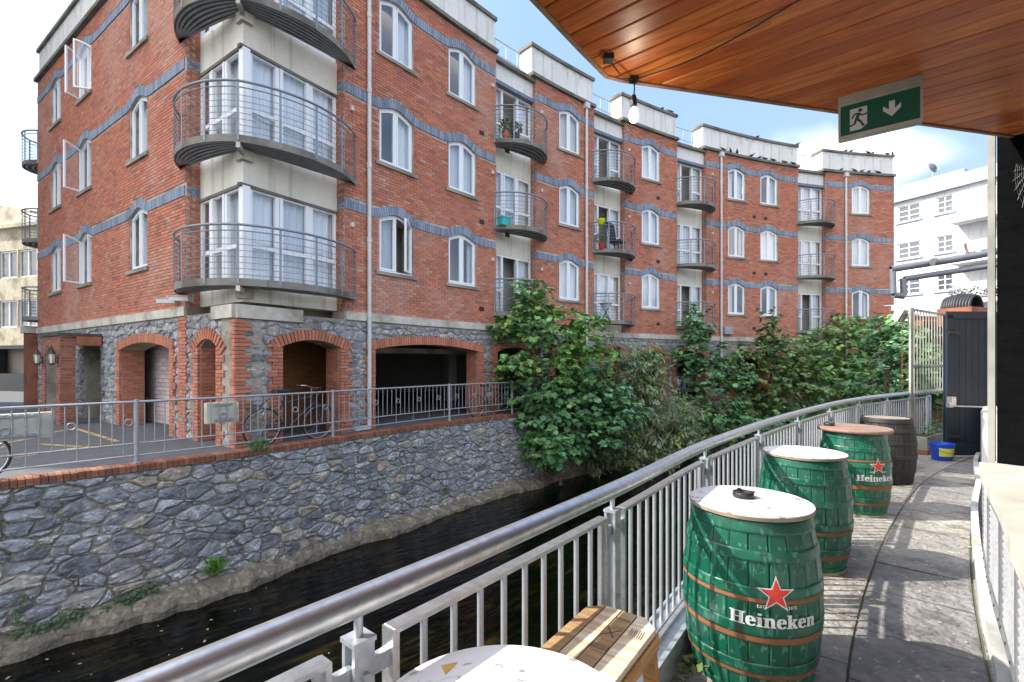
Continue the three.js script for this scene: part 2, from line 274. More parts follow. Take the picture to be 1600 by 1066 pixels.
// ---------- plan of the river ----------
const WATER = -2.3, BANK = 0.72;
const bankPts = [[-14, -1.2], [-9.6, 3.5], [-6.87, 6.53], [-5.0, 8.62]];
for (let s = 1.2; s <= 31.2; s += 2.5) { const p = pt(arc, s, 0, BANK); bankPts.push([p.x, -p.z]); }
const bank = polyPath(bankPts);
const railPts = [[-2.6, -1.5], [-1.35, 0.0], [-0.625, 0.88], [-0.372, 1.178], [0.466, 2.215], [1.328, 3.365], [3.11, 5.375], [5.45, 7.62], [8.4, 9.75], [10.2, 10.9]];
const rail = polyPath(railPts);
function landSheet(name, outline, y, mat, depth) {                  // outline in [X, D]; an edge face goes down to the water
  const g = new GB(), tri = THREE.ShapeUtils.triangulateShape(outline.map(([x, d]) => new THREE.Vector2(x, d)), []);
  for (const t of tri) g.tri(...[t[0], t[1], t[2]].map((i) => W(outline[i][0], outline[i][1], y)));
  for (let i = 0; i < outline.length; i++) { const a = outline[i], b = outline[(i + 1) % outline.length]; g.quad(W(...a, y - depth), W(...b, y - depth), W(...b, y), W(...a, y)); }
  return structure(mesh(name, g.geometry(), mat), name);
}
{
  const o = []; for (let s = 0; s <= bank.L; s += 0.5) { const p = pt(bank, s, 0, -0.22); o.push([p.x, -p.z]); }
  landSheet('ground', [...o, [40, 29], [320, 60], [320, 420], [-320, 420], [-320, -60], [-60, -50]], 0, matAsphalt, 3);
  const t = []; for (let s = 0; s <= rail.L; s += 0.4) { const p = pt(rail, s, 0, -0.10); t.push([p.x, -p.z]); }
  landSheet('terrace_ground', [...t, [13, 11.5], [30, 17], [320, 40], [320, -120], [-40, -120], [-6, -8]], -0.045, M(0.10, 0.095, 0.085, { map: T.stain, roughness: 1 }), 3);
  const w = new THREE.PlaneGeometry(160, 160); w.rotateX(-Math.PI / 2); w.rotateY(Math.PI / 4.2);
  const uv = w.attributes.uv; for (let i = 0; i < uv.count; i++) uv.setXY(i, uv.getX(i) * 160, uv.getY(i) * 160);
  const water = mesh('river_water', w, M(0.028, 0.028, 0.02, { map: T.water, bumpMap: T.ripple, bumpScale: 0.012, roughness: 0.06, phys: true, ior: 1.33 }));
  water.position.set(3, WATER, -12); structure(water, 'river_water');
  // yellow bay markings in the courtyard
  const y = new GB(), yl = (a, b, wd) => { const d = b.clone().sub(a).normalize(), n = V(-d.z, 0, d.x).multiplyScalar(wd / 2); y.quad(a.clone().add(n), a.clone().sub(n), b.clone().sub(n), b.clone().add(n)); };
  const gp = (px, py) => { const D = EYE * PX / (py - HZ); return W((px - 800) / PX * D, D, 0.004); };
  for (const [a, b, c, d] of [[118, 670, 183, 690], [40, 683, 118, 670], [20, 716, 183, 690], [60, 694, 150, 700], [183, 690, 120, 700], [-40, 700, 60, 684]]) yl(gp(a, b), gp(c, d), 0.1);
  structure(mesh('road_markings', y.geometry(), matYellow), 'road_markings');
}

// ---------- river wall of rubble with a brick-on-edge coping ----------
{
  const rw = thing('river_wall', 'rubble stone river wall with red brick coping below the apartment building', 'wall', pt(bank, 9, WATER, 0)), r = rng(11);
  const s0 = 2.0, s1 = bank.L - 0.5, top = -0.06, bot = WATER - 0.25, batter = (y) => 0.10 * (top - y) / 2.4;
  const core = new GB();
  for (let s = s0; s < s1; s += 0.4) { const a = s, b = Math.min(s1, s + 0.4); core.quad(pt(bank, a, bot, batter(bot)), pt(bank, b, bot, batter(bot)), pt(bank, b, top, 0), pt(bank, a, top, 0)); core.quad(pt(bank, a, top, 0), pt(bank, b, top, 0), pt(bank, b, top, -0.5), pt(bank, a, top, -0.5)); }
  inWorld(core, 'wall_core', matRubbleBed, rw);
  const near = colS(bank, 0, 0, 2, bank.L), far = colS(bank, 905, 0, 2, bank.L), list = [];
  const F0 = near - 0.7, cells = rubbleCells(far - F0, top - WATER, 0.25, 0.135, r, 1.5);
  for (const poly of cells) { const st = stoneGeo(poly, 0.009, 0.03 + 0.035 * r(), r, (x, y, d) => pt(bank, F0 + x, WATER + y, batter(WATER + y) + d - 0.01)); const p = pt(bank, F0 + st.cx, 0, 0); st.size = st.area / (p.z * p.z); st.low = st.cy; list.push(st); }
  list.sort((a, b) => b.size - a.size);
  const rest = new GB();
  list.forEach((st, i) => { if (i < 300) { const k = r(); inWorld(st.gb, 'stone', matStone[st.low < 0.35 && k < 0.6 ? 3 : k < 0.26 ? 0 : k < 0.5 ? 1 : k < 0.68 ? 2 : k < 0.78 ? 3 : k < 0.88 ? 4 : k < 0.95 ? 6 : 5], rw); } else { rest.p.push(...st.gb.p); rest.n.push(...st.gb.n); } });
  stuff(inWorld(rest, 'small_stones', matStone[4], rw));
  // rough rock footing at the water line
  const foot = new GB(), ds = 0.11, prof = (s) => { const n = (k, f) => vnoise(s * f, k, 2), w = 0.16 + 0.30 * n(1, 0.9) + 0.10 * n(3, 4.1), h = 0.10 + 0.26 * n(5, 1.1) + 0.12 * n(7, 5.3); return [[WATER - 0.3, w + 0.05 + 0.06 * n(8, 6)], [WATER + h * 0.35, w + 0.04 * n(9, 7)], [WATER + h * 0.75, w * (0.55 + 0.3 * n(11, 5))], [WATER + h, 0.05 + 0.08 * n(12, 6)], [WATER + h + 0.06, 0.02]]; };
  for (let s = s0; s < s1; s += ds) { const A = prof(s), B = prof(s + ds); for (let k = 0; k < 4; k++) foot.quad(pt(bank, s, ...A[k]), pt(bank, s + ds, ...B[k]), pt(bank, s + ds, ...B[k + 1]), pt(bank, s, ...A[k + 1])); }
  inWorld(foot, 'footing', M(0.40, 0.34, 0.25, { map: T.rock, bumpMap: T.bump, bumpScale: 0.05, roughness: 1 }), rw);
  const mg = new THREE.IcosahedronGeometry(1, 1), ms = []; for (let i = 0; i < 9000; i++) { const ss = F0 + r() * (far - F0), y = WATER + 0.1 + r() * (top - WATER), n = fbm(ss * 0.8, y * 1.6, 6.2, 4), e = smooth(top - 0.35, top, y) * 0.16 + smooth(WATER + 0.7, WATER + 0.1, y) * 0.12; if (n + e < 0.60) continue; const k = 0.006 + 0.014 * r() * r(); ms.push([pt(bank, ss, y, batter(y) + 0.006), k, bank.at(ss).a]); }
  const mi = new THREE.InstancedMesh(mg, M(1, 1, 1, { roughness: 1 }), ms.length); ms.forEach(([p, k, a], i) => { mi.setMatrixAt(i, new THREE.Matrix4().compose(p, new THREE.Quaternion().setFromEuler(new THREE.Euler(0, a, r() * 3)), V(k * (1 + 1.5 * r()), k, 0.012))); const v = 0.6 + 0.8 * r(); mi.setColorAt(i, r() < 0.6 ? lin(0.15 * v, 0.17 * v, 0.05 * v) : lin(0.26 * v, 0.22 * v, 0.10 * v)); }); mi.name = 'moss'; mi.castShadow = mi.receiveShadow = true; rw.add(mi); atWorld(mi, rw); stuff(mi);
  // coping: bricks on edge, laid across the wall
  const cg = new GB().box(0.066, 0.105, 0.33).geometry(), cg2 = new GB().box(0.069, 0.1, 0.335).geometry(); let n = 0; const far2 = new Bricks();
  for (let s = near - 0.5; s < s1; s += 0.0775) {
    const q = bank.at(s), p = pt(bank, s, top + 0.055 + (r() - 0.5) * 0.008, -0.115 + (r() - 0.5) * 0.012);
    if (n++ < 300) { const m = mesh('coping_brick', r() < 0.5 ? cg : cg2, matCoping[Math.floor(r() * 4)], rw); m.position.copy(p).sub(rw.position); m.rotation.set((r() - 0.5) * 0.03, q.a + (r() - 0.5) * 0.04, 0, 'YXZ'); }
    else far2.add(p, q.a, 0.066, 0.105, 0.33, lin(0.42, 0.17, 0.1));
  }
  if (far2.m.length) far2.build('far_coping_bricks', matBrick, rw);
  const bed = new GB(); for (let s = near - 0.5; s < s1; s += 0.4) { bed.quad(pt(bank, s, top + 0.085, 0.035), pt(bank, s + 0.4, top + 0.085, 0.035), pt(bank, s + 0.4, top + 0.085, -0.27), pt(bank, s, top + 0.085, -0.27)); bed.quad(pt(bank, s, top, 0.035), pt(bank, s + 0.4, top, 0.035), pt(bank, s + 0.4, top + 0.085, 0.035), pt(bank, s, top + 0.085, 0.035)); }
  inWorld(bed, 'coping_mortar', M(0.17, 0.17, 0.115, { map: T.stain, roughness: 1 }), rw);
}

// ---------- the apartment building ----------
const AB = thing('apartment_building', 'four storey red brick apartment building with curved front and round balconies along the river', 'building', pt(arc, 9, 0, -3));
const STOREY = 2.75, SILL = [3.94, 6.69, 9.44], SPRING = SILL.map((y) => y + 1.31), BANDY = SPRING, BANDH = 0.235, RISE = 0.2, DECK = [3.23, 5.98, 8.73], TOP = 11.5;
const rB = rng(77), facing = new Bricks(), blue = new Bricks();
const S = (px, off = 0) => colS(arc, px, off), SL = (px, off = 0) => colS(left, px, off);
const blueTint = () => { const v = 0.75 + 0.5 * rB(); return lin(0.31 * v, 0.365 * v, 0.46 * v); };

function makeWindow(path, c, w, y0, o = {}) {
  const g = sub('window', AB), q = path.at(c), P = pt(path, c, y0, -0.11); g.position.copy(P).sub(AB.position); g.rotation.y = q.a;
  const h = 1.31, hw = w / 2, n = 10, shape = (x0, x1, b, ins) => { const sh = []; sh.push([x0, b], [x1, b]); for (let i = 0; i <= n; i++) { const x = lerp(x1, x0, i / n); sh.push([x, h - ins + RISE * bumpArch(x / hw)]); } return sh.map(([x, y]) => new THREE.Vector2(x, y)); };
  const sh = new THREE.Shape(shape(-hw, hw, 0, 0)), m = 0.055, holes = [[-hw + m, -0.028], [0.028, hw - m]];
  for (const [a, b] of holes) sh.holes.push(new THREE.Path(shape(a, b, m, m).reverse()));
  mesh('frame', new GB().geo(new THREE.ExtrudeGeometry(sh, { depth: 0.06, bevelEnabled: false })).geometry(), matUPVC, g);
  holes.forEach(([a, b], i) => {
    const c2 = new THREE.Shape(shape(a + 0.006, b - 0.006, m + 0.006, m + 0.006)), k = 0.05; c2.holes.push(new THREE.Path(shape(a + k, b - k, m + k, m + k).reverse()));
    const cas = mesh('casement', new GB().geo(new THREE.ExtrudeGeometry(c2, { depth: 0.05, bevelEnabled: false })).geometry(), matUPVC), pane = mesh('pane', new GB().geo(new THREE.ShapeGeometry(new THREE.Shape(shape(a + k - 0.005, b - k + 0.005, m + k - 0.005, m + k - 0.005)))).geometry(), matGlass);
    const piv = o.open?.[i];
    for (const x of [cas, pane]) { g.add(x); if (piv) { const hx = i ? b : a; x.geometry.translate(-hx, 0, 0); x.position.set(hx, 0, 0.05); x.rotation.y = piv; } else x.position.z = x === cas ? 0.022 : 0.045; }
  });
  const kind = o.curtain ?? 0, cm = matCurtain[kind], cu = new GB(), cw = o.gap ?? [[-hw, hw]];
  for (const [x0, x1] of cw) { const N = Math.max(6, Math.round((x1 - x0) / 0.022)), zz = (i) => -0.10 + 0.018 * Math.sin(i * 1.05 + 2 * vnoise(i * 0.17, c, y0)); for (let i = 0; i < N; i++) { const xa = lerp(x0, x1, i / N), xb = lerp(x0, x1, (i + 1) / N); cu.quad(V(xa, 0.01, zz(i)), V(xb, 0.01, zz(i + 1)), V(xb, h + RISE, zz(i + 1)), V(xa, h + RISE, zz(i))); } }
  cu.build('curtain', cm, g);
  const sl = new GB(); sl.box(w + 0.24, 0.085, 0.24, 0, -0.045, 0.06); sl.build('sill', matSill, g);
  return g;
}
const openingsR = [], openingsL = [];
const winsR = [[586, 645], [695, 743], [869, 905], [999, 1030], [1134.5, 1163], [1185, 1214], [1328, 1358]].map(([a, b]) => { const s0 = S(a, -0.08), s1 = S(b, -0.08); return [(s0 + s1) / 2, Math.min(1.12, Math.max(0.98, s1 - s0))]; });
const pickC = [[0, 0, 0], [1, 1, 0], [0, 1, 2], [1, 0, 0], [2, 1, 0], [3, 0, 1], [0, 1, 1]];
winsR.forEach(([c, w], i) => SILL.forEach((y, k) => {
  openingsR.push(winOpening(c, w, y, SPRING[k], RISE));
  const o = { curtain: pickC[i][k] }, hv = hash3(i, k, 9); if (hv < 0.22) o.gap = [[-w / 2, -0.06], [0.2, w / 2]]; else if (hv < 0.4) o.gap = [[-w / 2, -w / 2 + 0.24], [w / 2 - 0.2, w / 2]]; else if (hv < 0.5) o.gap = [[0.0, w / 2]];
  if (i === 0 && k === 0) { o.open = [0, 0.55]; o.curtain = 3; o.gap = [[-w / 2, -0.02]]; }
  if (i === 0 && k === 2) o.gap = [[0.02, w / 2]]; if (i === 1 && k === 2) o.gap = [[0.1, w / 2]];
  if (i === 6 && k === 0) o.open = [-0.5, 0]; if (i === 5 && k === 0) o.gap = [[-w / 2, -0.2], [0.25, w / 2]]; if (i === 4 && k === 0) o.gap = [[-w / 2, -0.05]];
  makeWindow(arc, c, w, y, o);
}));
const winsL = [[82, 100], [122, 152], [205, 236]].map(([a, b]) => { const s0 = SL(a, -0.05), s1 = SL(b, -0.05); return [(s0 + s1) / 2, clamp(s1 - s0, 0.95, 1.12)]; });
winsL.forEach(([c, w], i) => SILL.forEach((y, k) => { openingsL.push(winOpening(c, w, y, SPRING[k], RISE)); makeWindow(left, c, w, y, { curtain: (i + k) % 2 ? 0 : 1, open: i === 1 ? (k === 2 ? [-1.1, 0.9] : [-1.25, 0]) : undefined }); }));

// brick piers of the curved front, recessed rendered bays between them
const piers = [[538, 775], [838, 928], [977, 1058], [1104, 1247], [1291, 1397]].map(([a, b]) => [S(a), S(b)]);
const bays = piers.slice(0, -1).map((p, i) => [p[1], piers[i + 1][0]]);
const ground0 = 2.85, bandAt = (path, wins, s, k) => { let b = 0; for (const [c, w] of wins) b = Math.max(b, bumpArch((s - c) / (w / 2))); return BANDY[k] + RISE * b; };
function facade(path, s0, s1, wins, openings) {
  const here = openings.filter((o) => o.s1 > s0 && o.s0 < s1);
  const free = (s, y) => { for (let k = 0; k < 3; k++) { if (y > BANDY[k] - 0.2 && y < BANDY[k] + 0.6) { const b = bandAt(path, wins, s, k); if (y > b - 0.03 && y < b + BANDH + 0.03) return false; } } for (const o of here) if (s > o.s0 && s < o.s1 && y > o.y0 - 0.03 && y < o.top(s) + 0.02) return false; return true; };
  brickFace(facing, path, s0, s1, ground0, TOP, free, rB);
  for (let k = 0; k < 3; k++) for (let s = s0 + 0.04; s < s1 - 0.02; s += 0.0765) {
    const b0 = bandAt(path, wins, s - 0.03, k), b1 = bandAt(path, wins, s + 0.03, k), b = (b0 + b1) / 2;
    blue.add(pt(path, s, b + BANDH / 2, 0.006), path.at(s).a, 0.066, BANDH - 0.012, 0.045, blueTint(), Math.atan2(b1 - b0, 0.06) * 0.75);
  }
  return here;
}
const backing = new GB();
for (const [a, b] of piers) { const here = facade(arc, a, b, winsR, openingsR); wall(backing, arc, a, b, 2.5, TOP, here, -0.001, -0.45); }
const LPIER = SL(291);
{ const here = facade(left, 0, LPIER, winsL, openingsL); wall(backing, left, 0, LPIER, 2.5, TOP, here, -0.001, -0.45); }
// brick returns beside the recesses
function returnBricks(path, s, dir) { const q = path.at(s); for (let y = ground0 + 0.0375, j = 0; y < TOP; y += 0.075, j++) { const inBlue = BANDY.some((b) => y > b && y < b + BANDH); for (const o of (j & 1 ? [-0.06, -0.23] : [-0.14, -0.30])) (inBlue ? blue : facing).add(pt(path, s + dir * 0.003, y, o), q.a + Math.PI / 2, j & 1 ? 0.1 : 0.15, 0.063, 0.025, inBlue ? blueTint() : brickTint(rB)); } }
for (const [a, b] of piers) { returnBricks(arc, a, -1); returnBricks(arc, b, 1); } returnBricks(left, LPIER, 1);
inWorld(backing, 'wall', matMortar, AB);

// cornices, parapets, roof rails
{
  
  const run = (path, a, b) => { const corn = new GB(), para = new GB(), cap = new GB(); wall(corn, path, a - 0.02, b + 0.02, TOP, TOP + 0.11, [], 0.12, -0.4); wall(corn, path, a, b, TOP + 0.11, TOP + 0.15, [], 0.05, -0.4); wall(para, path, a + 0.04, b - 0.04, TOP + 0.15, 12.55, [], -0.02, -0.6); wall(cap, path, a - 0.02, b + 0.02, 12.55, 12.66, [], 0.05, -0.66); inWorld(corn, 'cornice', matCorniceDark, AB); inWorld(para, 'parapet', matParapet, AB); inWorld(cap, 'parapet_coping', matCorniceDark, AB); };
  piers.forEach(([a, b], i) => run(arc, i ? a - 0.25 : a, b)); run(left, 0, LPIER);
  bays.forEach(([a, b]) => { const low = new GB(), corn = new GB(), rr = new GB(); wall(low, arc, a, b, 10.72, 11.38, [], -0.16, -0.7); wall(corn, arc, a, b, 11.38, 11.5, [], -0.02, -0.7); for (let s = a - 0.1; s <= b + 0.1; s += (b - a + 0.2) / 4.001) rr.rod(pt(arc, s, 11.45, -0.5), pt(arc, s, 12.45, -0.5), 0.018, 6); for (const y of [11.95, 12.45]) rr.tube([a - 0.1, (a + b) / 2, b + 0.1].map((s) => pt(arc, s, y, -0.5)), 0.018, 6, 6); inWorld(corn, 'cornice', matCorniceDark, AB); inWorld(low, 'bay_fascia', matParapet, AB); inWorld(rr, 'roof_rail', matRailPaint, AB); });
}
// solid inside: floors and rooms behind the glass
{
  const g = new GB(); wall(g, arc, 0.95, 31.5, 2.55, 11.35, [], -0.85, -11, 0.8); wall(g, left, 0.3, LL - 1.0, 2.56, 11.33, [], -0.85, -10.5, 1.5);
  inWorld(g, 'rooms', matRoomWall, AB);
  const c = new GB(); wall(c, arc, 1.1, 31.6, 2.42, 2.54, [], -0.3, -12.6, 0.8); wall(c, left, 0.2, LL - 1.3, 2.42, 2.535, [], -0.3, -6, 1.5); inWorld(c, 'garage_ceiling', matRoomWall, AB);
  const gw = (...q) => inWorld(wall(new GB(), ...q), 'garage_wall', matRoomWall, AB);
  gw(arc, 3.0, 31.6, 0, 2.42, [], -12, -12.4, 0.8); gw(left, 0.2, LL - 5, 0, 2.41, [], -4.5, -5, 1.5); gw(arc, 31.3, 31.5, 0, 2.42, [], -0.55, -12, 1); gw(left, 0.2, 0.4, 0, 2.41, [], -0.51, -4.5, 1.5); for (const s of [9.8, 14, 18.5, 23]) inWorld(wall(new GB(), arc, s, s + 0.35, 0, 2.42, [], -5.2, -5.6, 1), 'garage_column', matRoomWall, AB);
  const d = new GB(); wall(d, arc, 1.2, 3.3, 0, 2.2, [], -1.6, -1.66, 1); wall(d, arc, 3.25, 3.4, 0, 2.42, [], -0.52, -12, 1); wall(d, arc, 3.41, 4.7, 0, 2.0, [], -3.5, -3.56, 1); inWorld(d, 'garage_door', M(0.33, 0.15, 0.055, { map: T.wood, roughness: 0.7 }), AB);
  const bm = new GB(); wall(bm, arc, 3.5, 9.6, 1.93, 2.1, [], -2.2, -2.45, 1); inWorld(bm, 'garage_beam', matConcrete, AB);
}
// glazed screens: lights as [start, end] fractions, optional door
function screen(path, a, b, y0, y1, off, cuts, o = {}) {
  const g = subWorld('bay_window', AB), f = new GB(), d = 0.07, fw = 0.06, P = (s, y, k = 0) => pt(path, s, y, off + k), lights = []; let prev = 0;
  for (const c of [...cuts, 1]) { lights.push([lerp(a, b, prev), lerp(a, b, c)]); prev = c; }
  const barV = (s, w, k0 = 0, k1 = d) => { const q = path.at(s), m = P(s, (y0 + y1) / 2, (k0 + k1) / 2); f.geo(new THREE.BoxGeometry(w, y1 - y0, k1 - k0), new THREE.Matrix4().makeRotationY(q.a).setPosition(m)); };
  const barH = (sa, sb, y, h) => { const q = path.at((sa + sb) / 2), m = P((sa + sb) / 2, y, d / 2 + 0.001); f.geo(new THREE.BoxGeometry(sb - sa, h, d - 0.004), new THREE.Matrix4().makeRotationY(q.a).setPosition(m)); };
  barV(a + fw / 2, fw); barV(b - fw / 2, fw); for (const c of cuts) barV(lerp(a, b, c), 0.085); barH(a, b, y1 - fw / 2, fw); barH(a, b, y0 + 0.04, 0.08);
  lights.forEach(([s0, s1], i) => {
    const door = o.doors?.includes(i), op = o.open === i, m = (s0 + s1) / 2, q = path.at(m);
    if (!op) { const w = s1 - s0 - 0.05; mesh('pane', new GB().geo(new THREE.PlaneGeometry(w, y1 - y0 - 0.1), new THREE.Matrix4().makeRotationY(q.a).setPosition(P(m, (y0 + y1) / 2, 0.03))).geometry(), matGlass, g); }
    if (door && !op) for (const e of [s0 + 0.09, s1 - 0.09]) barV(e, 0.075, 0.005, d + 0.012);
    if ((door || o.mid) && !op) barH(s0 + 0.04, s1 - 0.04, y0 + 0.78, 0.085);
    if (op) { // the leaf stands inside, ajar
      const lf = new GB(), w = s1 - s0 - 0.06, M4 = new THREE.Matrix4().makeTranslation(w / 2, 0, 0).premultiply(new THREE.Matrix4().makeRotationY(q.a + (o.swing ?? 1.0))).premultiply(new THREE.Matrix4().setPosition(P(s0 + 0.04, (y0 + y1) / 2, 0.02)));
      for (const [bw, bh, x, y] of [[0.07, y1 - y0 - 0.1, -w / 2, 0], [0.07, y1 - y0 - 0.1, w / 2, 0], [w, 0.07, 0, (y1 - y0) / 2 - 0.08], [w, 0.08, 0, -(y1 - y0) / 2 + 0.1], [w, 0.08, 0, -0.2]]) lf.geo(new THREE.BoxGeometry(bw, bh, 0.05), M4.clone().multiply(new THREE.Matrix4().setPosition(x, y, 0)));
      lf.build('door_leaf', matUPVC, g);
    }
    if (!op) { const cm = o.curtain?.[i]; if (cm !== undefined && cm >= 0) { const cu = new GB(), N = Math.round((s1 - s0) / 0.03); for (let k = 0; k < N; k++) { const A = lerp(s0, s1, k / N), B = lerp(s0, s1, (k + 1) / N), z = (j) => -0.11 + 0.02 * Math.sin(j * 1.1 + 2 * vnoise(j * 0.2, s0, y0)); cu.quad(P(A, y0 + 0.02, z(k)), P(B, y0 + 0.02, z(k + 1)), P(B, y1, z(k + 1)), P(A, y1, z(k))); } cu.build('curtain', matCurtain[cm], g); } }
  });
  f.build('frame', matUPVC, g); return g;
}
function balcony(outer, backA, backB, y, o = {}) {                     // outer: plan points (Vector3, y ignored), left to right
  const g = subWorld('balcony', AB), up = (p, h) => V(p.x, y + h, p.z), deck = new GB(), n = outer.length, back = (u) => backA.clone().lerp(backB, u);
  for (let i = 0; i + 1 < n; i++) { const A = outer[i], B = outer[i + 1], a = back(i / (n - 1)), b = back((i + 1) / (n - 1)); deck.quad(up(a, 0), up(b, 0), up(B, 0), up(A, 0)); deck.quad(up(A, -0.035), up(B, -0.035), up(b, -0.035), up(a, -0.035)); deck.quad(up(A, -0.11), up(B, -0.11), up(B, 0.03), up(A, 0.03)); const i1 = (p, q) => p.clone().lerp(q, 0.05); deck.quad(up(i1(B, b), 0.03), up(i1(A, a), 0.03), up(i1(A, a), -0.11), up(i1(B, b), -0.11)); deck.quad(up(A, 0.03), up(B, 0.03), up(i1(B, b), 0.03), up(i1(A, a), 0.03)); deck.quad(up(B, -0.11), up(A, -0.11), up(i1(A, a), -0.11), up(i1(B, b), -0.11)); }
  deck.quad(up(outer[0], -0.11), up(backA, -0.11), up(backA, 0), up(outer[0], 0)); deck.quad(up(outer[n - 1], -0.11), up(backB, -0.11), up(backB, 0), up(outer[n - 1], 0));
  deck.build('deck', matBalconyUnder, g);
  const rib = new GB(), nr = o.ribs ?? 5; for (let k = 0; k < nr; k++) { const f = (k + 0.6) / nr * 0.92; for (let i = 0; i + 1 < n; i++) { const A = back(i / (n - 1)).lerp(outer[i], f), B = back((i + 1) / (n - 1)).lerp(outer[i + 1], f); rib.bar(up(A, -0.065), up(B, -0.065), 0.05, 0.055); } } rib.build('deck_ribs', matBalcony, g);
  const hh = 1.06, hr = new GB(); hr.tube(outer.map((p) => up(p, hh)), 0.026, 7, n * 2); hr.build('handrail', matBalcony, g);
  const bars = new GB(); bars.tube(outer.map((p) => up(p, hh - 0.12)), 0.013, 5, n * 2); for (let k = 0; k < 7; k++) bars.tube(outer.map((p) => up(p, 0.1 + k * 0.115)), 0.0065, 4, n); bars.build('rail_bars', matBalcony, g);
  let acc = 0; const posts = [0]; for (let i = 1; i < n; i++) { acc += outer[i].distanceTo(outer[i - 1]); if (acc > (o.post ?? 0.42) || i === n - 1) { posts.push(i); acc = 0; } }
  for (const i of posts) { const po = new GB(); const t = (outer[Math.min(n - 1, i + 1)].clone().sub(outer[Math.max(0, i - 1)])).normalize(); po.geo(new THREE.BoxGeometry(0.045, hh + 0.06, 0.014), new THREE.Matrix4().makeBasis(t, V(0, 1, 0), t.clone().cross(V(0, 1, 0))).setPosition(up(outer[i], hh / 2 - 0.05))); po.build('post', matBalcony, g); }
  if (o.mesh) { const w = new GB(); for (let i = 0; i + 1 < n; i++) for (let k = 0; k < 2; k++) { const p = outer[i].clone().lerp(outer[i + 1], k / 2); w.rod(up(p, 0.03), up(p, hh - 0.12), 0.0028, 3); } w.build('wire_mesh', matBalcony, g); }
  return g;
}
function arcPoints(A, B, bulge, n) { // plan arc from A to B bulging towards the viewer's side of the wall
  const m = A.clone().add(B).multiplyScalar(0.5), d = B.clone().sub(A), c = d.length(), nrm = V(-d.z, 0, d.x).normalize(), R = (c * c / 4 + bulge * bulge) / (2 * bulge), half = Math.asin(c / 2 / R), out = [];
  for (let i = 0; i <= n; i++) { const t = lerp(-half, half, i / n); out.push(m.clone().addScaledVector(d.clone().normalize(), R * Math.sin(t)).addScaledVector(nrm, R * Math.cos(t) - R * Math.cos(half))); } return out;
}
// bays on the curved front
bays.forEach(([a, b], i) => {
  const m = (a + b) / 2;
  DECK.forEach((y, k) => {
    const headY = y + 1.97, op = [[undefined, undefined, 1], [undefined, 1, 1], [1, undefined, 1], [1, undefined, undefined]][i][[0, 1, 2][k]], bayOpen = i === 0 && k === 0 ? 1 : op;
    screen(arc, a + 0.01, b - 0.01, y, headY, -0.34, [0.28, 0.66], { doors: [1], open: bayOpen, swing: 0.9, curtain: [(i + k) % 3, 1, (i + k + 1) % 3], mid: true });
    const A = pt(arc, a - 0.1, 0, 0.04), B = pt(arc, b + 0.38, 0, 0.04);
    balcony(arcPoints(A, B, 0.72, 14), pt(arc, a + 0.0, 0, -0.26), pt(arc, b + 0.3, 0, 0.01), y, { post: 0.5, ribs: 4 });
  });
  for (const [p0, p1, po] of [[DECK[0] + 1.97, DECK[1], -0.26], [DECK[1] + 1.97, DECK[2], -0.26], [2.66, DECK[0], -0.2]]) inWorld(wall(new GB(), arc, a + 0.005, b - 0.005, p0, p1, [], po, -0.5), 'bay_panel', matRender, AB);
  const lt = new GB(); wall(lt, arc, a + 0.01, b - 0.01, 10.7, 10.82, [], -0.1, -0.3); inWorld(lt, 'bay_lintel', M(0.2, 0.24, 0.31, { map: T.grain, roughness: 0.7 }), AB);
});
